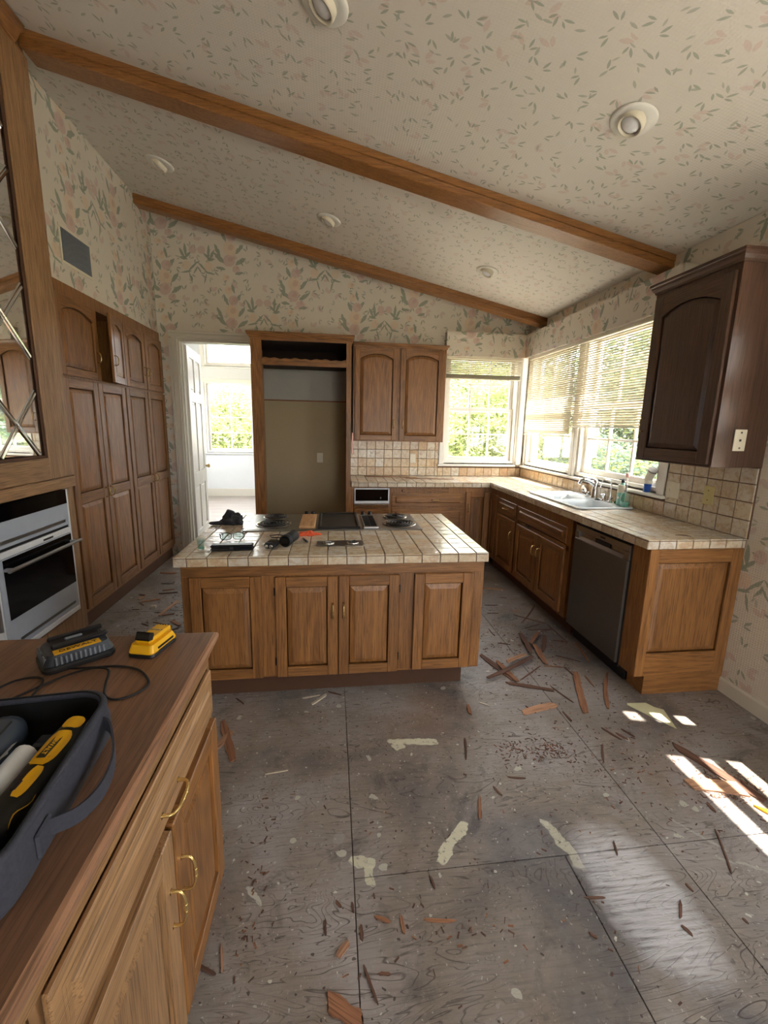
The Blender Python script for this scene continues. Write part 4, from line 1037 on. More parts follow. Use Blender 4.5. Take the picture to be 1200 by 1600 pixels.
MB().lathe([(.0,0),(.030,0),(.030,.010),(.026,.02),(.024,.10),(.027,.125),(.024,.15),(.012,.163),(.0,.165)],seg=24).build('body','chrome',fc)
MB().tube([(.0,0,.11),(.05,0,.150),(.10,0,.170),(.135,0,.160),(.15,0,.128)],[.020,.018,.016,.016,.017],14).build('spout','chrome',fc)
MB().tube([(-.005,0,.160),(.03,-.0,.176),(.09,.0,.190),(.125,0,.194)],[.016,.014,.010,.007],10,flat=.6).build('lever','chrome',fc)
fa = thing('filter_faucet','thin gooseneck filter faucet right of the main faucet','faucet',(2.30,3.21,ZC+.0105),PI)
pts = [(0,0,0),(0,0,.10),(.004,0,.145)]+[(.05-.046*math.cos(a),0,.150+.046*math.sin(a)) for a in [PI*i/8 for i in range(1,8)]]+[(.100,0,.128)]
MB().tube(pts,.0048,8).build('spout','chrome',fa); MB().lathe([(.0,0),(.02,0),(.02,.006),(.012,.012),(.012,.04),(.0,.042)],seg=16).build('base','chrome',fa)
MB().tube([(0,0,.03),(0,.03,.045)],[.005,.004],8).build('lever','black',fa)
sp_ = thing('side_sprayer','short chrome side sprayer on the sink ledge between the two faucets','sprayer',(2.30,3.30,ZC+.0105))
MB().lathe([(.0,0),(.022,0),(.022,.005),(.014,.012),(.012,.035),(.017,.05),(.013,.062),(.0,.064)],seg=18).build('body','chrome',sp_); MB().box(-.03,-.004,-.008,.008,.05,.062,ch=.003).build('trigger','chrome',sp_)
ag = thing('air_gap_cap','square chrome air gap cap left of the main faucet','cap',(2.30,3.53,ZC+.0105)); MB().lathe([(.0,0),(.018,0),(.018,.040),(.015,.045),(.0,.045)],seg=18).build('cap','chrome',ag); MB().box(-.019,-.0165,-.008,.008,.018,.030,ch=.001).build('vent_slot','black',ag)
st_ = thing('sink_strainer','round sink strainer leaning upright on the backsplash behind the far bowl','strainer',(2.372,3.70,ZC+.047),0)
Ms = Matrix.Rotation(-PI/2-.15,4,'Y')
MB().lathe([(.0,.004),(.015,.004),(.030,.001),(.040,.004),(.044,.002),(.044,-.003),(.0,-.004)],seg=26,M4=Ms).build('disc','chrome',st_)
MB().lathe([(.0,.010),(.008,.008),(.007,.003)],seg=14,M4=Ms).build('centre_post','black',st_)
ds = thing('drain_cover','flat dark drain cover lying on the sink ledge','cover',(2.29,3.36,ZC+.0105)); MB().lathe([(.0,0),(.026,0),(.028,.003),(.012,.006),(.010,.012),(.0,.013)],seg=20).build('disc','black_iron',ds)

def bottle(name,label,loc,prof,mat,extra): 
    t = thing(name,label,'bottle',loc); MB().lathe(prof,seg=24).build('bottle_body',mat,t); extra(t); return t
def ex1(t):
    MB().lathe([(.0331,.105),(.0331,.165),(.030,.168),(.030,.105)],seg=24).build('white_collar','cream',t,label='white upper band')
    MB().lathe([(.0,.184),(.012,.184),(.013,.2),(.008,.205),(.007,.215),(.0,.215)],seg=14).build('pump_neck','black',t); MB().box(-.03,.01,-.007,.007,.205,.214,ch=.003).build('pump_nozzle','black',t)
    MB().lathe([(.0,0),(.009,0),(.009,.0006)],seg=14,M4=Matrix.Translation((-.0325,-.006,.065))@Matrix.Rotation(-PI/2,4,'Y')).build('round_logo','cream',t)
bottle('dish_soap_bottle','green dish soap pump bottle with white band at the sink corner',(2.315,3.10,ZC+.0105),[(.0,0),(.030,0),(.033,.004),(.033,.15),(.030,.165),(.014,.180),(.012,.185),(.0,.185)],'soap_green',ex1)
def ex2(t):
    MB().lathe([(.0,.118),(.011,.118),(.011,.135),(.006,.138),(.006,.165),(.012,.168),(.012,.180),(.0,.182)],seg=14).build('pump_neck','steel',t)
    MB().lathe([(.0,.002),(.031,.003),(.031,.040),(.0,.040)],seg=20).build('liquid','soap_green',t); MB().tube([(0,0,.01),(0,0,.12)],.0025,6).build('dip_tube','cream',t)
bottle('soap_dispenser','round clear glass soap dispenser in front of the green bottle',(2.30,3.035,ZC+.0105),[(.0,0),(.032,0),(.036,.006),(.037,.07),(.030,.10),(.012,.115),(.011,.12),(.0,.12)],'clear',ex2)
sg = tag(MB().box(-.03,.03,-.02,.02,0,.022,ch=.006).build('scrub_sponge','brick_green',None,(2.345,3.17,ZC+.0107),(0,0,.2)),'green scrub sponge behind the filter faucet','sponge')
bt = thing('bent_tube','bent pale ribbed tube with grey mouth and blue base on the window sill','tube',(2.395,2.93,1.1225),PI/2-.3)
MB().lathe([(.0,0),(.026,0),(.026,.062),(.0,.062)],seg=22).build('blue_base','blue',bt,label='blue base')
n_=14; pts=[(0,0,.062)]; rr_=[.025]
for i in range(1,n_+1):
    t_=i/n_; pts.append((-.045*max(0,t_-.35)/.65*1.2,0,.062+.105*t_)); rr_.append(.026+.0012*(i%2)+.003*t_)
MB().tube(pts,rr_,18).build('ribbed_body','tube_white',bt)
MB().tube([pts[-1],(pts[-1][0]-.006,0,pts[-1][2]+.008)],[.035,.035],18).build('mouth_ring','steel_dark',bt)
pb = thing('pink_bottle_brush','small pink topped brush standing on the sill behind the soap bottle','brush',(2.395,3.16,1.1225))
MB().lathe([(.0,0),(.014,0),(.010,.02),(.006,.03),(.006,.085),(.0,.085)],seg=12).build('stem','cream',pb); MB().lathe([(.0,.08),(.014,.082),(.018,.10),(.014,.118),(.0,.122)],seg=16).build('head','pink',pb)
sw = tag(MB().tube([(0,0,0),(.04,.003,.003),(.08,0,0)],[.003,.005,.003],6,flat=.5).build('wood_chip','splint0',None,(2.02,2.20,ZC+.004),(0,0,-.5)),'small dark wood chip on the near end of the tiled worktop','wood chip')
def stick(name,label,a,b,w_,z,mat,cat='wood strip',h=.006):
    a,b=Vector(a),Vector(b); L=(b-a).length; ang=math.atan2(b.y-a.y,b.x-a.x); rr=random.Random(label+str(round(a.x,3)))
    mb=MB(); n=9; vs=[]; bend=rr.uniform(-.03,.03)*L; jag=rr.uniform(-.35,.35)
    for i in range(n):
        t=i/(n-1); ww=w_*.5*(1-(.35 if w_>.015 else .7)*abs(2*t-1)**5)*rr.uniform(.78,1.12); x=(t-.5)*L; yb=bend*(1-(2*t-1)**2); jx=w_*rr.uniform(-.5,.5)+w_*jag*(abs(2*t-1)**2)
        vs+=[(x-jx*.5,yb-ww,0),(x+jx*.5,yb+ww,0),(x+jx*.5,yb+ww*.97,h),(x-jx*.5,yb-ww*.97,h*.9)]
    fs=[(0,1,2,3),((n-1)*4+3,(n-1)*4+2,(n-1)*4+1,(n-1)*4)]
    for i in range(n-1):
        for k in range(4): fs.append((i*4+k,i*4+(k+1)%4,(i+1)*4+(k+1)%4,(i+1)*4+k))
    o=mb.add(vs,fs).build(name,mat,None,((a.x+b.x)/2,(a.y+b.y)/2,z),(0,0,ang)); return tag(o,label,cat)
stick('trim_strip','long thin oak trim strip lying on the back counter, left piece',(.40,5.02,0),(1.0,4.93,0),.022,ZC+.002,'splint1')
stick('trim_strip','long thin oak trim strip lying on the back counter, right piece',(.86,4.84,0),(1.42,4.78,0),.018,ZC+.002,'splint1')

# ================================================================== UPPER RIGHT CABINET
ur = thing('wall_cabinet','arched door oak wall cabinet right of the sink window, backlit shade in its colour','cabinet',(2.08,2.686,0),-PI/2)
UWD = XR-2.08-.001
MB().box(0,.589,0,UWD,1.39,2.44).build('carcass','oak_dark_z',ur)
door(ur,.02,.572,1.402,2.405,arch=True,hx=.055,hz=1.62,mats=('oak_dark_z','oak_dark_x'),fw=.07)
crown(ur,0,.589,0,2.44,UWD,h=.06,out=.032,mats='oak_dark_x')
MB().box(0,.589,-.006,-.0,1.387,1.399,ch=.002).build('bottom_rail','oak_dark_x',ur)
outlet('phone_jack_plate','cream jack plate with two screws on the side of the dark wall cabinet',(2.226,2.096,1.54),0,'cream','jack',.075,.118)

# ================================================================== VALANCES AND BLINDS
vb = tag(MB().box(1.335,XR-.101,YB-.10,YB-.001,2.41,2.672,0).build('window_valance','paper_xz'),'wallpapered valance box above the back wall window','valance')
vr = tag(MB().box(XR-.10,XR-.001,2.75,YB-.001,2.41,2.672,0).build('window_valance','paper_yz'),'long wallpapered valance box above the two right hand windows','valance')
def blind(label, loc, rz, w_, ztop, zbot, tilt, pitch=.0205, stack=0):
    t = thing('venetian_blind',label,'blind',loc,rz)
    MB().box(0,w_,-.016,.016,ztop-.028,ztop,ch=.002).build('headrail','cream',t)
    prof = [(-.0125,-.0012),(-.0045,.0008),(.0045,.0008),(.0125,-.0012)]; vs=[]
    for x in (.004,w_-.004): vs += [(x,a,b_) for a,b_ in prof]+[(x,a,b_-.0006) for a,b_ in reversed(prof)]
    sm_ = MB().add(vs,[list(range(8)),list(range(8,16))[::-1]]+[(i,(i+1)%8,8+(i+1)%8,8+i) for i in range(8)]).mesh('slat','slat')
    z = ztop-.04; zs=[]
    while z > zbot+.02+stack*.0028: zs.append(z); z -= pitch
    for z in zs: link('slat',sm_,t,(0,0,z),(tilt+R.uniform(-.04,.04),0,0))
    for i in range(stack): link('slat',sm_,t,(0,0,zbot+.016+i*.0028),(R.uniform(-.05,.05),0,0))
    MB().box(.004,w_-.004,-.013,.013,zbot,zbot+.013,ch=.003).build('bottom_rail','steel_dark' if False else 'cream',t)
    cd_ = MB().tube([(0,0,zbot),(0,0,ztop-.01)],.0009,5).mesh('ladder_cord','cream')
    for f_ in (.14,.5,.86):
        for s_ in (-.0135,.0135): link('ladder_cord',cd_,t,(w_*f_,s_,0))
    return t
blind('raised ivory venetian blind over the back wall window',(1.35,YB-.055,0),0,.935,2.405,2.145,.80,stack=16)
blind('lowered ivory venetian blind on the far right hand window, nearly closed',(XR-.055,5.02,0),-PI/2,1.01,2.405,1.505,.95)
blind('lowered ivory venetian blind over the sink window, slats half open',(XR-.058,4.005,0),-PI/2,1.24,2.405,1.600,.66)
# ================================================================== PANTRY WALL
pa = thing('pantry_cabinet','floor to soffit oak pantry cabinet with tall panelled doors along the left wall','cabinet',(-1.86,3.07,0),PI/2)
def PY(y): return y-3.07
MB().box(0,2.035,0,.58,.123,1.875).box(0,2.035,.0,.02,1.875,1.89).box(0,2.035,.0,.02,2.425,2.515).box(0,PY(3.83),.0,.58,1.8905,2.424).box(PY(4.20),2.035,.0,.58,1.8905,2.424).box(0,2.035,.021,.58,2.425,2.515).box(PY(3.83),PY(4.20),.56,.58,1.8905,2.424).build('carcass','oak_z',pa)
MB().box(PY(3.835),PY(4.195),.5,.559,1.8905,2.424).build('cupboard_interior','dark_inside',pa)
MB().box(0,2.035,.02,.5,.001,.123).build('toe_kick','kick',pa)
for (a,b,hx,near) in ((3.27,3.715,3.685,0),(3.725,4.17,3.757,0),(4.195,4.645,4.615,0),(4.66,5.095,4.692,0)):
    door(pa,PY(a),PY(b),.155,1.865,panels=[(.225,.955),(1.035,1.80)],hx=PY(hx),hz=.995,fw=.062,L=.075)
for (a,b,hx) in ((3.27,3.79,3.75),(4.23,4.655,4.625),(4.672,5.095,4.70)):
    door(pa,PY(a),PY(b),1.885,2.425,arch=True,hx=PY(hx),hz=2.06,L=.075)
pd = door(pa,-.375,0,1.885,2.425,arch=True,hx=-.345,hz=2.06,L=.075,label='upper door standing ajar')
pd.location = (PY(4.215),-.002,0); pd.rotation_euler = (0,0,math.radians(11))
# ================================================================== TALL OVEN BLOCK WITH MIRROR DOOR
tb = thing('tall_oven_cabinet','tall oak cabinet at the left edge with leaded mirror door above a wall oven','cabinet',(-1.72,1.0,0),PI/2)
def TY(y): return y-1.0
TZ = ceil_z(-1.72)-.012
MB().box(0,2.03,.135,.72,1.20,TZ).box(0,TY(2.05),0,.1345,1.20,TZ).box(TY(2.80),2.03,0,.1345,1.20,TZ).box(TY(2.05),TY(2.80),0,.1345,1.20,1.34).box(TY(2.05),TY(2.80),0,.1345,3.345,TZ).box(0,TY(2.27),0,.72,.14,1.20).box(TY(2.935),2.03,0,.72,.14,1.20).box(TY(2.27),TY(2.935),0,.72,.14,.29).box(TY(2.27),TY(2.935),.62,.72,.29,1.20).build('carcass','oak_pale_z',tb)
MB().box(0,1.98,.07,.72,.001,.14).build('toe_kick','kick',tb)
MB().box(TY(1.4),2.03,-.024,-.0002,1.142,1.21,ch=.004).build('bottom_board','oak_pale_x',tb)
md = MB()
GX0,GX1,GZ0,GZ1 = TY(2.06),TY(2.795),1.345,3.34
md.box(GX1+.001,2.03,-.020,-.0002,1.215,TZ-.10,0,ch=.003).box(TY(1.86),GX0-.001,-.020,-.0002,1.215,TZ-.10,0,ch=.003).box(GX0-.001,GX1+.001,-.020,-.0002,1.215,GZ0-.001,1,ch=.003).box(GX0-.001,GX1+.001,-.020,-.0002,GZ1+.001,TZ-.10,1,ch=.003)
mdo = md.build('mirror_door',['oak_pale_z','oak_pale_x'],tb)
MB().box(GX0,GX0+.018,-.017,-.0052,GZ0,GZ1,ch=.004).box(GX1-.018,GX1,-.017,-.0052,GZ0,GZ1,ch=.004).box(GX0+.018,GX1-.018,-.017,-.0052,GZ0,GZ0+.018,ch=.004).box(GX0+.018,GX1-.018,-.017,-.0052,GZ1-.018,GZ1,ch=.004).build('inner_bead','kick',mdo)
TILT=math.radians(-9.5); PIV=(GX1-.002,.002,0)   # the mirror hangs a little askew inside its frame
MB().box(GX0-PIV[0],-.002,-.0046,0,GZ0,GZ1).build('mirror_glass','mirror',mdo,PIV,(0,0,TILT))
def clipseg(p,d,x0,x1,z0,z1):
    ts=[-9,9]
    for c_,dd,lo,hi in ((p[0],d[0],x0,x1),(p[1],d[1],z0,z1)):
        t1,t2=(lo-c_)/dd,(hi-c_)/dd
        if t1>t2:t1,t2=t2,t1
        ts[0]=max(ts[0],t1);ts[1]=min(ts[1],t2)
    return ts if ts[1]>ts[0]+.02 else None
DX_, DZ_ = .42, .58     # diamond size
cx0, cz0 = TY(2.632), 1.535
for s_ in (1,-1):
    for k in range(-8,9):
        p=(cx0+k*DX_, cz0); dd=Vector((DX_/2*s_,DZ_/2)).normalized()
        ts=clipseg(p,dd,GX0+.02,GX1-.02,GZ0+.02,GZ1-.02)
        if not ts: continue
        a=(p[0]+dd.x*ts[0],p[1]+dd.y*ts[0]); b=(p[0]+dd.x*ts[1],p[1]+dd.y*ts[1])
        n=Vector((-dd.y,dd.x)); vs=[]
        for q in (a,b):
            for (off,yy) in ((-.016,-.0048),(-.010,-.0090),(-.0025,-.0070),(.0025,-.0070),(.010,-.0090),(.016,-.0048)):
                vs.append((q[0]+n.x*off-PIV[0], yy-(0 if s_>0 else .0006), q[1]+n.y*off))
        MB().add(vs,[(i,i+1,7+i,6+i) for i in range(5)]+[(0,6,11,5),(0,1,2,3,4,5),(6,11,10,9,8,7)]).build('bevel_strip','bevel',mdo,PIV,(0,0,TILT))
# crown at the top of the block
st = [(0,0),(.012,.0),(.016,.014),(.034,.030),(.052,.060),(.060,.066),(.080,.072),(.080,.10)]
vs=[];fs=[];n=len(st)
for yy in (0,TY(2.93)): vs+=[(yy,-o_-.0002,TZ-.115+z_) for (o_,z_) in st]+[(yy,-.0002,TZ-.115+.10)]
n+=1
MB().add(vs,[list(range(n)),list(range(n,2*n))[::-1]]+[(i,(i+1)%n,n+(i+1)%n,n+i) for i in range(n)]).build('crown_moulding','oak_x',tb)
# oven
ov = thing('wall_oven','pale grey built-in wall oven with black glass door and bar handle','oven',(-1.722,2.2725,0),PI/2)
OW=.66
MB().box(0.002,OW-.002,.004,.60,.30,1.13).build('oven_body','black',ov)
MB().box(0,.014,-.022,.003,.31,1.135,ch=.003).box(OW-.014,OW,-.022,.003,.31,1.135,ch=.003).box(.014,OW-.014,-.022,.003,.31,.33,ch=.003).box(.014,OW-.014,-.030,.003,.335,.345,ch=.003).build('trim_frame','oven_white',ov)
MB().box(.015,OW-.015,-.020,.003,1.045,1.134).build('display_glass','black_glass',ov)
MB().box(.015,OW-.015,-.020,.003,.905,1.044,ch=.002).build('control_panel','oven_grey',ov)
MB().box(.06,OW-.05,-.0208,-.0201,.925,.945).build('control_strip','steel',ov)
MB().box(.015,OW-.015,-.012,.003,.888,.904).build('vent_slot','black',ov)
MB().box(.015,OW-.015,-.022,.003,.852,.887,ch=.004).build('vent_lip','oven_white',ov)
MB().box(.38,.47,-.0235,-.0221,.862,.874,ch=.0005).build('latch','black',ov)
dv = MB().box(.015,OW-.015,-.024,.003,.346,.849,ch=.004).build('oven_door','oven_grey',ov)
MB().box(.05,OW-.022,-.0262,-.0242,.515,.846).build('door_glass','black_glass',dv)
MB().box(.10,OW-.05,-.0252,-.0242,.375,.392).build('lower_groove','steel_dark',dv)
MB().tube([(.03,-.066,.795),(OW+.01,-.066,.795)],.0105,14).build('handle','steel',dv,label='steel bar handle')
MB().box(.045,.07,-.060,-.026,.787,.803,ch=.003).build('handle_post','oven_grey',dv); MB().box(OW-.045,OW-.02,-.060,-.026,.787,.803,ch=.003).build('handle_post','oven_grey',dv)
wp = thing('white_appliance','white enamel appliance front left of the wall oven, barely in view','appliance',(-1.722,1.62,0),PI/2)
MB().box(0,.645,-.03,-.0055,.15,1.13,ch=.008).build('door_panel','oven_white',wp); MB().tube([(.60,-.05,.5),(.60,-.05,.9)],.009,10).box(.592,.608,-.05,-.03,.5,.515).box(.592,.608,-.05,-.03,.885,.9).build('handle','steel',wp)

# ================================================================== FOREGROUND DRESSER CABINET
M['oak_edge'] = oak('moulded_oak_edge', 'x', rgb(172,128,98), rgb(122,84,60), 0.3, 0.3)
dr_ = thing('island_sideboard','oak sideboard cabinet in the left foreground with brass pulls and moulded top','cabinet',(-.385,-.30,0),PI/2)
def DY(y): return y+.30
DL = 1.556
MB().box(0,DL,0.0,.73,.095,.8615).build('carcass','oak_pale_z',dr_)
MB().box(0,DL-.05,.06,.70,.001,.095).build('toe_kick','kick',dr_)
sto = [(0,.862),(.007,.864),(.009,.878),(.016,.884),(.019,.897),(.026,.905),(.030,.914),(.031,.924),(.027,.932),(.020,.935)]
rings=[[(-.02-o_*0,.75+o_,z_),(-.02-o_*0,-o_,z_),(DL+o_,-o_,z_),(DL+o_,.75+o_,z_)] for (o_,z_) in sto]
vs=[p for r_ in rings for p in r_]; fs=[(3,2,1,0)]
for k in range(len(rings)-1):
    for i in range(4): fs.append((k*4+i,k*4+(i+1)%4,(k+1)*4+(i+1)%4,(k+1)*4+i))
tp = MB().add(vs,fs,0); n=(len(rings)-1)*4; tp.add(rings[-1],[(0,1,2,3)],1); tp.build('worktop',['oak_edge','oak_top'],dr_)
MB().box(0,DL,-.0035,-.0003,.838,.8615).build('face_rail','oak_pale_x',dr_); MB().box(0,DL,-.0035,-.0003,.672,.688).build('face_rail','oak_pale_x',dr_)
MB().box(DL-.020,DL,-.0035,-.0003,.095,.8375).build('face_stile','oak_pale_z',dr_); MB().box(DY(.455),DY(.468),-.0035,-.0003,.095,.8375).build('face_stile','oak_pale_z',dr_)
drawer(dr_,DY(.475),DY(1.235),.690,.835,y=-.0036,mats=('oak_pale_x',),hx=DY(.865),hz=.748,L=.095)
drawer(dr_,DY(-.28),DY(.448),.690,.835,y=-.0036,mats=('oak_pale_x',),hx=DY(.10),hz=.748,L=.095)
door(dr_,DY(.868),DY(1.235),.098,.670,y=-.0036,mats=('oak_z','oak_x'),hx=DY(.897),hz=.500,L=.095,label='redder oak door')
door(dr_,DY(.475),DY(.858),.098,.670,y=-.0036,mats=('oak_pale_z','oak_pale_x'),hx=DY(.826),hz=.490,L=.095,label='paler oak door')
door(dr_,DY(.06),DY(.45),.098,.670,y=-.0036,mats=('oak_pale_z','oak_pale_x'),hx=DY(.42),hz=.490,L=.095)

# ---- things on the sideboard
ZD = .9355
def rounded_box(mb,lx,ly,z0,z1,r,mi=0,top=1.0,tz=0.0,bev=.006,cx=0,cy_=0):
    o=rrect(-lx/2,lx/2,-ly/2,ly/2,r); L=[[(cx+p[0]*.97,cy_+p[1]*.97,z0) for p in o],[(cx+p[0],cy_+p[1],z0+bev*.6) for p in o],[(cx+p[0]*top,cy_+p[1]*top,z1-bev) for p in o],[(cx+p[0]*(top-.05),cy_+p[1]*(top-.05),z1) for p in o]]
    n=len(o); vs=[p for l in L for p in l]; fs=[list(range(n))[::-1],list(range(3*n,4*n))]
    for k in range(3):
        for i in range(n): fs.append((k*n+i,k*n+(i+1)%n,(k+1)*n+(i+1)%n,(k+1)*n+i))
    return mb.add(vs,fs,mi)
ch = thing('battery_charger','dark blue-black battery charger with ribbed vents and yellow label plate on the sideboard','charger',(-.700,1.165,ZD),math.radians(-140))
rounded_box(MB(),.165,.125,0,.016,.022).build('base','rubber',ch)
b_=MB(); rounded_box(b_,.160,.118,.0165,.044,.02,top=.90); b_.build('upper_shell','slate_plastic',ch)
b_=MB()
for s_ in (-1,1): b_.box(-.075,.055,s_*.026-.006+(-.016),s_*.026+.006-.016,.0445,.058,ch=.004)
b_.box(-.06,.05,-.034,.004,.0445,.050,ch=.002); b_.build('dock_rails','black',ch)
MB().box(-.02,.02,-.022,-.008,.0505,.056,ch=.002).build('terminal_block','grey_plastic',ch)
MB().box(-.050,.055,.022,.050,.0442,.0462,ch=.001).build('label_plate','yellow',ch)
text_part('lettering','DEWALT',.017,'black',ch,(.0,.036,.0466),(0,0,PI),sx=1.25)
lv_=MB().box(-.0026,.0026,-.004,.004,.0,.020,ch=.001,M4=Matrix.Rotation(.2,4,'X')).mesh('vent_rib','grey_plastic')
for i in range(11): link('vent_rib',lv_,ch,(-.052+i*.0105,.0575,.0185),(0,0,0))
for i in range(9): link('vent_rib',lv_,ch,(.076,-.044+i*.0105,.0185),(0,0,-PI/2))
cord=[(-.76,1.135,ZD+.006),(-.69,1.10,ZD+.004),(-.62,1.10,ZD+.003),(-.56,1.10,ZD+.003),(-.50,1.075,ZD+.003),(-.455,1.02,ZD+.003),(-.455,.99,ZD+.003),(-.475,.965,ZD+.003),(-.505,.955,ZD+.003),(-.535,.975,ZD+.003),(-.555,1.02,ZD+.004),(-.575,1.075,ZD+.008),(-.62,1.085,ZD+.009),(-.67,1.06,ZD+.006),(-.71,1.02,ZD+.003),(-.745,.975,ZD+.003),(-.785,.975,ZD+.003),(-.80,1.01,ZD+.003),(-.785,1.05,ZD+.003),(-.75,1.065,ZD+.003),(-.72,1.055,ZD+.003),(-.705,1.02,ZD+.003),(-.70,.975,ZD+.003)]
def smooth(pts,n=5):
    P=[Vector(p) for p in pts]; out=[]
    for i in range(len(P)-1):
        p0,p1,p2,p3=P[max(i-1,0)],P[i],P[i+1],P[min(i+2,len(P)-1)]
        for k in range(n):
            t=k/n; out.append(.5*((2*p1)+(p2-p0)*t+(2*p0-5*p1+4*p2-p3)*t*t+(3*p1-p0-3*p2+p3)*t**3))
    out.append(P[-1]); return out
co=MB().tube(smooth(cord),.0030,8,flat=.8).build('power_cord','rubber'); tag(co,'thin black power cord looping over the sideboard in front of the charger','cord')
ba = thing('battery_pack','yellow slide-on tool battery with black window on the sideboard','battery',(-.512,1.195,ZD),math.radians(-14))
b_=MB(); rounded_box(b_,.078,.118,0,.010,.012); b_.build('base','black',ba)
b_=MB(); rounded_box(b_,.076,.116,.0105,.034,.012,top=.90); b_.box(-.024,.024,-.042,.052,.0335,.047,ch=.005); b_.build('shell','yellow',ba)
MB().box(-.023,.023,-.0575,-.040,.0165,.040,ch=.003,M4=Matrix.Translation((0,-.003,.004))@Matrix.Rotation(-.5,4,'X')@Matrix.Translation((0,.0,0))).build('window','black_glass',ba)
MB().box(-.012,.012,-.022,-.008,.0472,.0482).build('latch_slot','black',ba)
text_part('lettering','DEWALT',.009,'grey_plastic',ba,(0,.018,.0475),(0,0,0))
for i in range(5): MB().box(-.020+i*.0085,-.016+i*.0085,.040,.058,.030,.0445,ch=.001).build('rib','yellow',ba)
for s_ in (-1,1): MB().box(s_*.0355-.002,s_*.0355+.002,-.03,.04,.008,.022,ch=.001).build('side_slot','black',ba)

bag = thing('tool_bag','open slate fabric tool bag at the left edge of the sideboard','bag',(-.645,.640,ZD),math.radians(6))
BX,BY=.43,.40
o1=rrect(-BX/2,BX/2,-BY/2,BY/2,.06,7)
def sc_(p,k): return (p[0]*k,p[1]*k)
L=[[(p[0]*.96,p[1]*.96,0) for p in o1],[(p[0]*1.02,p[1]*1.02,.02) for p in o1],[(p[0]*1.025,p[1]*1.025,.06) for p in o1],[(p[0]*.995,p[1]*.995,.088) for p in o1]]
bgm=loft(L,cap0=True,cap1=False); 
inner=[[(p[0]*.97,p[1]*.97,.088) for p in o1],[(p[0]*.96,p[1]*.96,.04) for p in o1],[(p[0]*.93,p[1]*.93,.006) for p in o1]]
bgm.build('bag_wall','fabric',bag)
loft(inner,cap0=False,cap1=True).build('lining','fabric_black',bag)
MB().tube([(p[0]*.985,p[1]*.985,.089) for p in o1],.0075,8,closed=True,flat=.9).build('rim_binding','fabric',bag)
MB().tube([(p[0]*.975,p[1]*.975,.095) for p in o1],.0022,6,closed=True).build('zip','fabric_black',bag)
hp=smooth([(BX/2+.004,.13,.062),(BX/2+.022,.11,.060),(BX/2+.046,.05,.045),(BX/2+.050,-.01,.040),(BX/2+.036,-.06,.045),(BX/2+.006,-.085,.052)],5)
vs=[];fs=[]
for p in hp: vs+=[(p.x-.002,p.y,p.z-.014),(p.x+.002,p.y,p.z-.014),(p.x+.002,p.y,p.z+.014),(p.x-.002,p.y,p.z+.014)]
for i in range(len(hp)-1):
    for k in range(4): fs.append((i*4+k,i*4+(k+1)%4,(i+1)*4+(k+1)%4,(i+1)*4+k))
fs+=[(0,1,2,3),(len(vs)-4,len(vs)-3,len(vs)-2,len(vs)-1)]
MB().add(vs,fs).build('strap_handle','fabric',bag)
MB().box(BX/2+.003,BX/2+.010,-.115,-.075,.03,.07,ch=.003).build('strap_patch','fabric',bag)

# oscillating tool: axis along local x, nose at +x
tl = thing('oscillating_tool','black and yellow oscillating multi tool lying in the tool bag','power tool',(-.487,.640,ZD+.050),math.radians(88))
def body_loft(st_,seg=20):
    mb=MB(); vs=[];fs=[];n=len(st_)
    for (x,ry,rz,zc) in st_:
        for k in range(seg):
            a=2*PI*k/seg; ca,sa=math.cos(a),math.sin(a)
            vs.append((x,ry*math.copysign(abs(ca)**.8,ca),zc+rz*math.copysign(abs(sa)**.8,sa)))
    for i in range(n-1):
        for k in range(seg): fs.append((i*seg+k,i*seg+(k+1)%seg,(i+1)*seg+(k+1)%seg,(i+1)*seg+k))
    mb.add(vs,fs,0,True); mb.add(vs,[list(range(seg))[::-1],list(range((n-1)*seg,n*seg))]); return mb
body_loft([(-.155,.020,.020,0),(-.145,.032,.030,0),(-.10,.033,.031,0),(-.06,.028,.028,0),(0,.028,.029,0),(.05,.031,.031,0),(.10,.034,.033,.002),(.135,.032,.031,.002),(.155,.022,.022,.0)]).build('body','rubber',tl)
def shell_patch(x0,x1,a0,a1,mat,name,r0=.0335,w_=.002):
    mb=MB(); vs=[];fs=[];nx,na=10,8
    for i in range(nx+1):
        t=i/nx; x=x0+(x1-x0)*t; rr=(.0295+.005*max(0,(x)/.1) if x>0 else .0295+.004*max(0,(-x-.06)/.05))+.0008
        s2=1-.45*abs(2*t-1)**4
        for j in range(na+1):
            a=a0+(a1-a0)*(.5+(j/na-.5)*s2); vs.append((x,(rr+.0015)*math.cos(a),(rr+.002)*math.sin(a)+.001))
    m_=na+1
    for i in range(nx):
        for j in range(na): fs.append((i*m_+j,i*m_+j+1,(i+1)*m_+j+1,(i+1)*m_+j))
    return mb.add(vs,fs,0,True).build(name,mat,tl)
shell_patch(.030,.105,1.05,2.15,'yellow','yellow_panel'); shell_patch(.112,.140,1.2,2.1,'yellow','nose_panel'); shell_patch(-.030,.028,1.60,2.15,'yellow','switch_panel'); shell_patch(-.135,-.112,.9,1.6,'yellow','rear_panel')
MB().box(.042,.098,-.007,.007,.0355,.0372,ch=.0005).build('label_plate','black',tl)
text_part('lettering','DEWALT',.011,'yellow',tl,(.070,0,.0376),(0,0,PI))
text_part('lettering','DEWALT',.011,'yellow',tl,(-.085,.0,.0325),(0,0,PI))
for i in range(6): MB().box(.032+i*.003,.0335+i*.003,-.013,.011,.0345,.0362).build('grip_rib','yellow',tl)
MB().box(-.02,.0,-.004,.006,.030,.0345,ch=.002).build('slide_switch','black',tl)
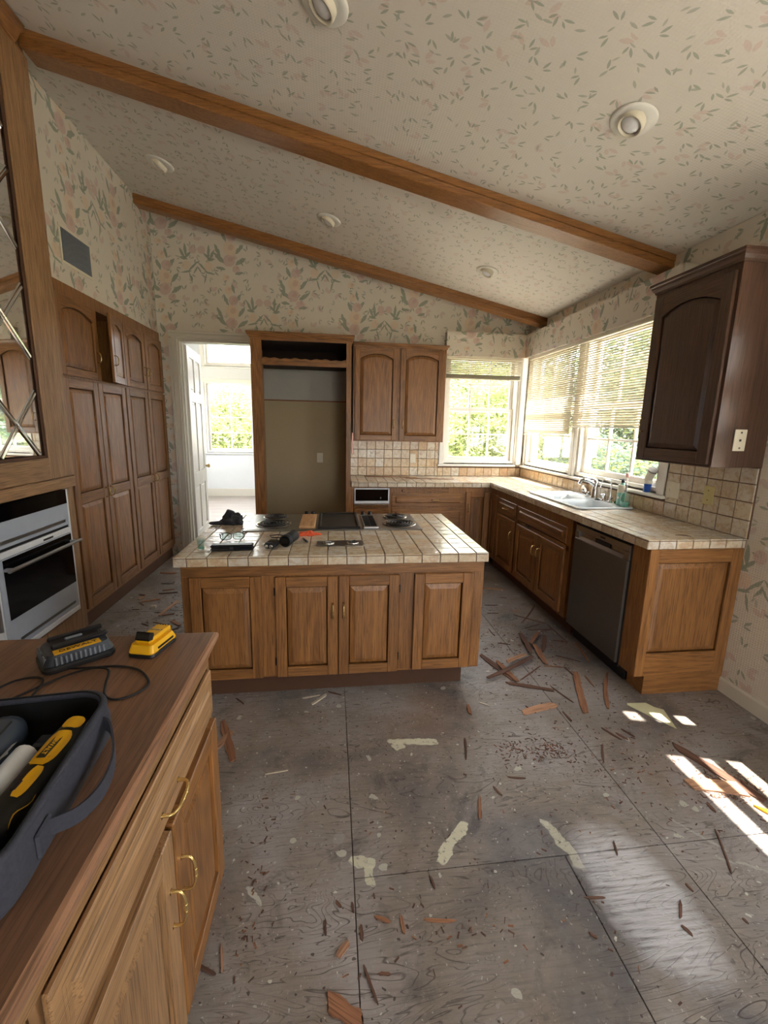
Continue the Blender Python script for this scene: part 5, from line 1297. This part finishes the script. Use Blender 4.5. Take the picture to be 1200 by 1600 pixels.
for pts in ([(.105,-.020,.029),(.085,-.030,.016),(.04,-.027,.014),(.015,-.020,.022),(-.02,-.026,.012),(-.05,-.022,.020),(-.075,-.028,.009)],[(-.045,.018,.024),(-.075,.026,.014),(-.09,.030,.008)]):
    MB().tube(smooth(pts,4),.0012,5).build('accent_line','yellow',tl)
MB().box(.105,.135,.028,.062,-.006,.010,ch=.004).build('tool_arm','slate_plastic',tl)
dc = thing('drill_body','dark blue-grey drill body with yellow patch lying in the tool bag','power tool',(-.603,.695,ZD+.054),math.radians(97))
body_loft([(-.13,.025,.025,0),(-.10,.036,.036,0),(0,.038,.038,0),(.085,.037,.037,0),(.105,.031,.031,0),(.112,.020,.020,0)],18).build('body','slate_plastic',dc)
MB().box(-.07,.045,-.014,.018,.0365,.040,ch=.002).build('yellow_patch','yellow',dc); 
MB().tube([(-.10,-.02,.034),(.08,-.02,.034)],.002,6).build('seam_line','black',dc)
ps = thing('sandpaper_roll','rolled white sheet lying in the tool bag between the two tools','roll',(-.541,.630,ZD+.056),math.radians(92))
pts=[];
sp=MB(); vs=[];fs=[];N_=34
for i in range(N_):
    a=i*.42; r_=.008+.0006*i
    for x in (-.11,.10): vs.append((x,r_*math.cos(a),r_*math.sin(a)))
for i in range(N_-1): fs.append((2*i,2*i+2,2*i+3,2*i+1))
sp.add(vs,fs,0,True).build('rolled_sheet','oven_white',ps)

# ================================================================== FLOOR DEBRIS
DEB = [('d',1.041,2.633,1.148,2.317,0.04,0),('d',1.12,2.537,1.165,2.294,0.035,1),('d',0.982,2.34,1.395,2.566,0.03,0),('d',1.178,2.498,1.345,2.58,0.035,2),('d',1.091,2.293,1.351,2.191,0.03,0),('d',1.486,2.73,1.445,2.474,0.04,1),('d',1.46,2.732,1.599,2.891,0.03,1),('d',1.447,2.881,1.397,2.602,0.035,0),('d',1.638,2.865,1.5,2.631,0.035,0),('d',1.548,3.24,1.748,3.055,0.008,0),('d',1.551,3.083,1.832,3.419,0.014,0),('d',1.754,3.042,1.76,2.769,0.008,0),('d',1.536,2.988,1.696,3.047,0.008,0),('d',1.548,2.963,1.745,2.959,0.008,0),('d',1.632,2.922,1.756,2.958,0.008,0),('d',1.669,2.787,1.764,2.748,0.008,0),('d',1.572,2.578,1.705,2.486,0.008,0),('d',1.818,2.743,1.758,2.473,0.015,1),('d',1.188,2.314,1.398,2.461,0.008,0),('d',1.427,2.459,1.541,2.432,0.012,1),('d',1.56,2.439,1.567,2.333,0.012,0),('d',1.599,2.37,1.427,1.98,0.045,1),('d',1.355,2.233,1.408,2.074,0.009,0),('d',1.808,2.343,1.578,2.002,0.022,1),('d',1.636,2.327,1.627,2.208,0.01,1),('d',1.067,2.014,1.291,2.066,0.05,2),('d',1.303,2.004,1.303,1.918,0.008,0),('d',1.11,2.07,1.142,2.007,0.008,0),('d',1.514,3.841,1.682,3.793,0.03,2),('d',1.58,3.611,1.64,3.59,0.008,0),('d',1.37,3.447,1.49,3.438,0.008,0),('d',1.335,3.284,1.432,3.276,0.008,0),('d',1.228,2.782,1.314,2.755,0.008,0),('d',1.24,3.0,1.247,2.886,0.008,0),('d',1.571,3.307,1.633,3.288,0.01,2),('r',1.441,1.86,1.49,1.766,0.012,0),('r',1.494,1.814,1.525,1.763,0.012,0),('r',1.543,1.84,1.574,1.777,0.01,0),('r',1.374,1.749,1.303,1.634,0.01,0),('r',1.3,2.003,1.311,1.925,0.008,0),('r',0.677,1.854,0.642,1.716,0.008,0),('r',0.779,2.11,0.769,2.03,0.02,1),('r',0.849,2.127,0.9,2.092,0.008,3),('r',0.637,1.507,0.607,1.408,0.014,1),('r',1.734,1.705,1.878,1.361,0.05,0),('r',1.09,1.261,1.068,1.206,0.008,0),('r',0.861,1.082,0.928,1.075,0.008,0),('r',1.182,1.04,1.14,0.991,0.009,0),('r',1.126,0.972,1.139,0.942,0.01,0),('r',1.537,1.265,1.442,1.099,0.006,0),('r',1.612,1.381,1.609,1.333,0.012,0),('r',0.813,0.985,0.83,0.969,0.008,0),('r',1.245,1.088,1.251,1.06,0.008,0),('r',0.716,1.554,0.736,1.504,0.008,0),('r',0.802,1.597,0.879,1.582,0.008,0),('r',1.347,0.969,1.35,0.953,0.008,0),('f',-0.584,2.104,-0.466,1.817,0.04,1),('f',-0.573,1.903,-0.517,2.017,0.04,2),('f',-0.171,2.259,-0.072,2.279,0.012,3),('f',-0.115,2.2,-0.033,2.283,0.018,3),('f',-0.025,2.308,0.054,2.268,0.008,0),('f',-0.556,2.294,-0.499,2.236,0.008,0),('f',-0.304,1.722,-0.204,1.735,0.006,3),('f',0.016,1.009,0.05,1.042,0.02,2),('f',-0.013,0.913,0.079,0.854,0.045,1),('f',-0.023,1.112,-0.021,1.068,0.008,0),('f',0.09,1.085,0.091,1.041,0.01,0),('f',0.347,1.205,0.354,1.164,0.008,0),('f',0.224,1.097,0.225,1.045,0.012,1),('f',0.136,1.102,0.186,1.082,0.012,1),('f',0.639,1.513,0.598,1.403,0.01,1),('f',0.682,1.854,0.64,1.716,0.008,0),('f',0.092,0.981,0.125,0.889,0.007,0),('f',0.134,0.957,0.168,0.951,0.008,0),('f',0.011,1.163,0.029,1.141,0.008,0),('f',-0.397,1.035,-0.337,1.006,0.01,0),('f',-0.34,1.081,-0.32,1.008,0.008,2),('f',0.065,1.153,0.068,1.121,0.008,0),('f',0.295,1.078,0.398,1.063,0.01,1),('l',-1.799,4.502,-1.636,4.478,0.05,1),('l',-1.761,3.916,-1.704,3.891,0.02,0),('l',-1.72,3.8,-1.695,3.869,0.03,2),('l',-1.675,3.747,-1.534,3.796,0.03,1),('l',-1.591,3.925,-1.438,3.947,0.02,0),('l',-1.587,4.001,-1.499,4.029,0.02,1),('l',-1.414,3.454,-1.362,3.743,0.03,2),('l',-1.478,3.511,-1.415,3.514,0.008,0),('l',-1.392,3.452,-1.309,3.48,0.015,1),('l',-1.283,3.345,-1.185,3.259,0.03,1),('l',-1.218,3.179,-1.182,3.228,0.02,0),('l',-1.497,3.315,-1.425,3.27,0.008,0),('l',-1.415,3.332,-1.273,3.258,0.01,0),('l',-1.687,3.738,-1.62,3.666,0.008,0),('l',-1.678,3.588,-1.622,3.584,0.008,0),('l',-1.67,4.182,-1.549,4.173,0.008,0)]
where = {'d':'between island and dishwasher','r':'on the open floor at right','f':'on the floor in front of the island','l':'between pantry and island'}
ordn = ['nearest','second nearest','third nearest','fourth nearest','fifth nearest','sixth nearest','seventh nearest','eighth nearest','ninth nearest','tenth nearest','eleventh nearest','twelfth nearest']+[str(k)+'th nearest' for k in range(13,40)]
special = {0:'dark broken plank piece at the island corner, crossed by a lighter one',1:'brown slat crossing the dark plank piece at the island corner',2:'long grey-brown slat lying across two others by the island corner',3:'short pinkish slat under the crossing slats',4:'dark thick strip lying just below the crossed slats',
 5:'light brown slat pointing at the dishwasher, upper middle of the debris',6:'short tan offcut at the top of the slat debris',7:'thin grey slat left of the tan offcut',8:'dark flat slat piece right of the tan offcut',21:'broad brown splintered strip running towards the camera, left of the pale one',23:'narrow pale strip standing alone left of the end panel base',25:'wide pinkish tan offcut with a dark splinter across it',28:'pale tan chip by the far right corner of the island base'}
SPM=['splint0','splint1','splint2','splint3']
items=[]
for i,(zn,xa,ya,xb,yb,ww,cc_) in enumerate(DEB): items.append([i,zn,xa,ya,xb,yb,ww,cc_,((xa+xb)/2)**2+((ya+yb)/2)**2, ww>=.02])
for zn in 'drfl':
    for big in (True,False):
        k=0
        for it in sorted([t for t in items if t[1]==zn and t[9]==big and t[0] not in special], key=lambda t:t[8]):
            if big and it[3]<1.5 and it[2]>1.4 and it[6]>=.05: it.append('long dark plank strip lying across the sun stripes at the right'); continue
            if big: it.append('broken '+('brown ','brown ','tan ','pale ')[it[7]]+'wood offcut '+where[zn]+', '+ordn[k]+' the camera')
            else: it.append('thin '+('dark ','brown ','tan ','whitish ')[it[7]]+'wood splinter '+where[zn]+', '+ordn[k]+' the camera')
            k+=1
for it in items:
    i,zn,xa,ya,xb,yb,ww,cc_,_,big = it[:10]
    lb = special.get(i) or it[10]
    zt = .0006+(i%4)*.0062 if (zn=='d' and i<9) else .0006
    o = stick('wood_offcut' if big else 'wood_splinter', lb, (xa,ya,0),(xb,yb,0), ww, zt, SPM[cc_], 'wood offcut' if big else 'wood splinter', .006 if ww>=.015 else .004)
    o['group'] = ('wood offcuts ' if big else 'wood splinters ')+where[zn]
def flatpiece(name,label,cat,pts,h,mat,z=.0008):
    o=MB().prism(pts,z,z+h,plane='xy').build(name,mat); return tag(o,label,cat)
flatpiece('plywood_offcut','pale brown plywood offcut crossing the sun stripes on the floor','board',[(1.605,1.50),(1.612,1.445),(1.70,1.425),(1.83,1.385),(1.835,1.46),(1.72,1.49)],.008,'splint2')
flatpiece('card_sheet','pale yellowish triangular sheet lying half in the sun near end panel','sheet',[(1.713,2.023),(1.722,2.036),(1.835,2.030),(1.858,1.988),(1.895,1.962),(1.846,1.812)],.004,'card')
flatpiece('yellow_wedge','small bright yellow wedge in the sun at the right edge','wedge',[(1.80,1.345),(1.86,1.30),(1.86,1.27),(1.83,1.285)],.008,'yellow')
flatpiece('block_offcut','tiny white wood block on the floor beside the pantry','block',[(-1.54,3.60),(-1.50,3.60),(-1.50,3.63),(-1.54,3.63)],.02,'splint3')
cr_=MB(); rr=random.Random(3)
for (cx,cy_,sx,sy_,n) in ((1.40,2.6,.35,.7,300),(-1.2,3.4,.4,.6,260),(.45,1.15,.6,.5,70),(.95,1.75,.14,.10,120),(1.12,1.72,.09,.07,60),(1.5,1.6,.5,.35,200),(1.78,1.45,.12,.07,260),(-.28,1.25,.06,.35,60),(.42,1.03,.16,.03,16)):
    for _ in range(n):
        x=rr.gauss(cx,sx*.55); y=rr.gauss(cy_,sy_*.55)
        if x>1.84 and y>2.1 or x<-1.86 or x>2.37: continue
        if -.8<x<.9 and 2.25<y<3.35: continue
        if x<-.30 and y<1.3: continue
        l=rr.uniform(.002,.010); w_=rr.uniform(.001,.0028); a=rr.uniform(0,PI)
        cr_.box(-l,l,-w_,w_,.0004,.0004+rr.uniform(.001,.003),rr.choice((0,0,0,1)),M4=Matrix.Translation((x,y,0))@Matrix.Rotation(a,4,'Z'))
cb=cr_.build('wood_crumbs',['splint0','splint1','splint3']); tag(cb,'fine splinters and sawdust crumbs scattered over the plywood floor','debris'); stuff(cb)

# ================================================================== OUTSIDE
gr = struct(MB().box(-40,60,-40,60,-.62,-.60).build('lawn','lawn'))
struct(MB().box(-6,9.5,-9,17,-.599,-.58).build('patio','concrete'))
def tree_meshes(seed, rx, ry, rz, n, leafsize):
    rr=random.Random(seed); mb=MB()
    lumps=[(rr.uniform(-.6,.6)*rx,rr.uniform(-.6,.6)*ry,rr.uniform(-.55,.6)*rz,rr.uniform(.35,.55)) for _ in range(16)]
    for _ in range(n):
        lx,ly,lz,lr=rr.choice(lumps)
        d=Vector((rr.gauss(0,1),rr.gauss(0,1),rr.gauss(0,1))).normalized()*(rr.uniform(.6,1)**.5)
        c=Vector((lx+d.x*lr*rx,ly+d.y*lr*ry,lz+d.z*lr*rz))
        u=Vector((rr.gauss(0,1),rr.gauss(0,1),rr.gauss(0,1))).normalized(); v=u.orthogonal().normalized(); s=leafsize*rr.uniform(.6,1.3)
        mb.add([c-u*s,c+v*s*.35,c+u*s,c-v*s*.35],[(0,1,2,3)],rr.choice((0,0,1)))
    return mb
tms=[tree_meshes(1,1.3,1.3,1.5,13000,.055),tree_meshes(2,1.5,1.4,1.1,13000,.055)]
tm=[t.mesh('foliage',m_) for t,m_ in ((tms[0],['leaf','leaf_pale']),(tms[1],['leaf','leaf_dark']),(tms[0],['leaf_dark','leaf']))]
tk=MB().tube([(0,0,-2.2),(.05,0,-1),(0,.08,.2)],[.11,.09,.05],8).mesh('trunk','bark')
SP=[(2.6,8.6,1.2,1,0,'yellow-green bush filling the left panes of the back window'),(4.0,8.8,1.5,1,0,'yellow-green bush filling the right panes of the back window'),(3.4,11.2,2.6,1.3,1,'tall leafy tree behind the bushes of the back window'),(5.8,11.0,2.4,1.4,2,'dark leafy tree seen past the corner windows'),
    (6.6,7.6,1.4,1.2,2,'dense shrub seen through the sink window, left panes'),(6.2,5.6,1.2,1.1,1,'dense shrub seen through the sink window, right panes'),(7.6,9.2,2.6,1.4,2,'tall dark tree rising behind the shrubs of the sink window'),(7.9,5.2,2.6,1.4,1,'tall tree behind the right half of the sink window'),(7.4,3.0,1.8,1.3,1,'rounded tree outside the near right hand window'),
    (4.9,6.2,.45,.75,2,'low shrub close outside the sink window'),(5.3,8.0,.5,.85,2,'low shrub close outside the corner between the windows'),
    (-3.6,13.6,1.0,1.2,0,'pale bush outside the left sunroom casement'),(-2.1,13.9,1.2,1.2,0,'pale bush outside the right sunroom casement')]
for (x,y,z,s,k,lb) in SP:
    t=thing('leafy_tree',lb,'tree',(x,y,z)); t.scale=(s,s,s); link('foliage',tm[k],t); link('trunk',tk,t)
t=thing('added_shade_tree','unseen slim tree added to shade the sink window','tree',(4.10,2.82,5.2)); t.scale=(.5,.42,.6); link('foliage',tm[2],t); link('trunk',MB().tube([(.6,-.2,-9.6),(.5,-.15,-5),(.1,0,-1),(0,0,.2)],[.16,.14,.10,.06],8).mesh('trunk','bark'),t)  # out-of-view tree added to keep direct sun off the sink
ho=thing('neighbouring_house','white neighbouring house wall with a window beyond the far right hand window','house',(8.2,14.2,-.6),-.5)
MB().box(-2.5,2.5,0,.3,0,3.4).build('house_wall','stucco',ho); MB().box(-2.8,2.8,-.4,3.,3.4,3.6).build('roof','roof',ho)
wf=MB().box(-.6,.6,-.04,0,1.0,2.2).build('window','white',ho); MB().box(-.52,-.03,-.05,-.041,1.08,2.12).box(.03,.52,-.05,-.041,1.08,2.12).build('pane','black_glass',wf)
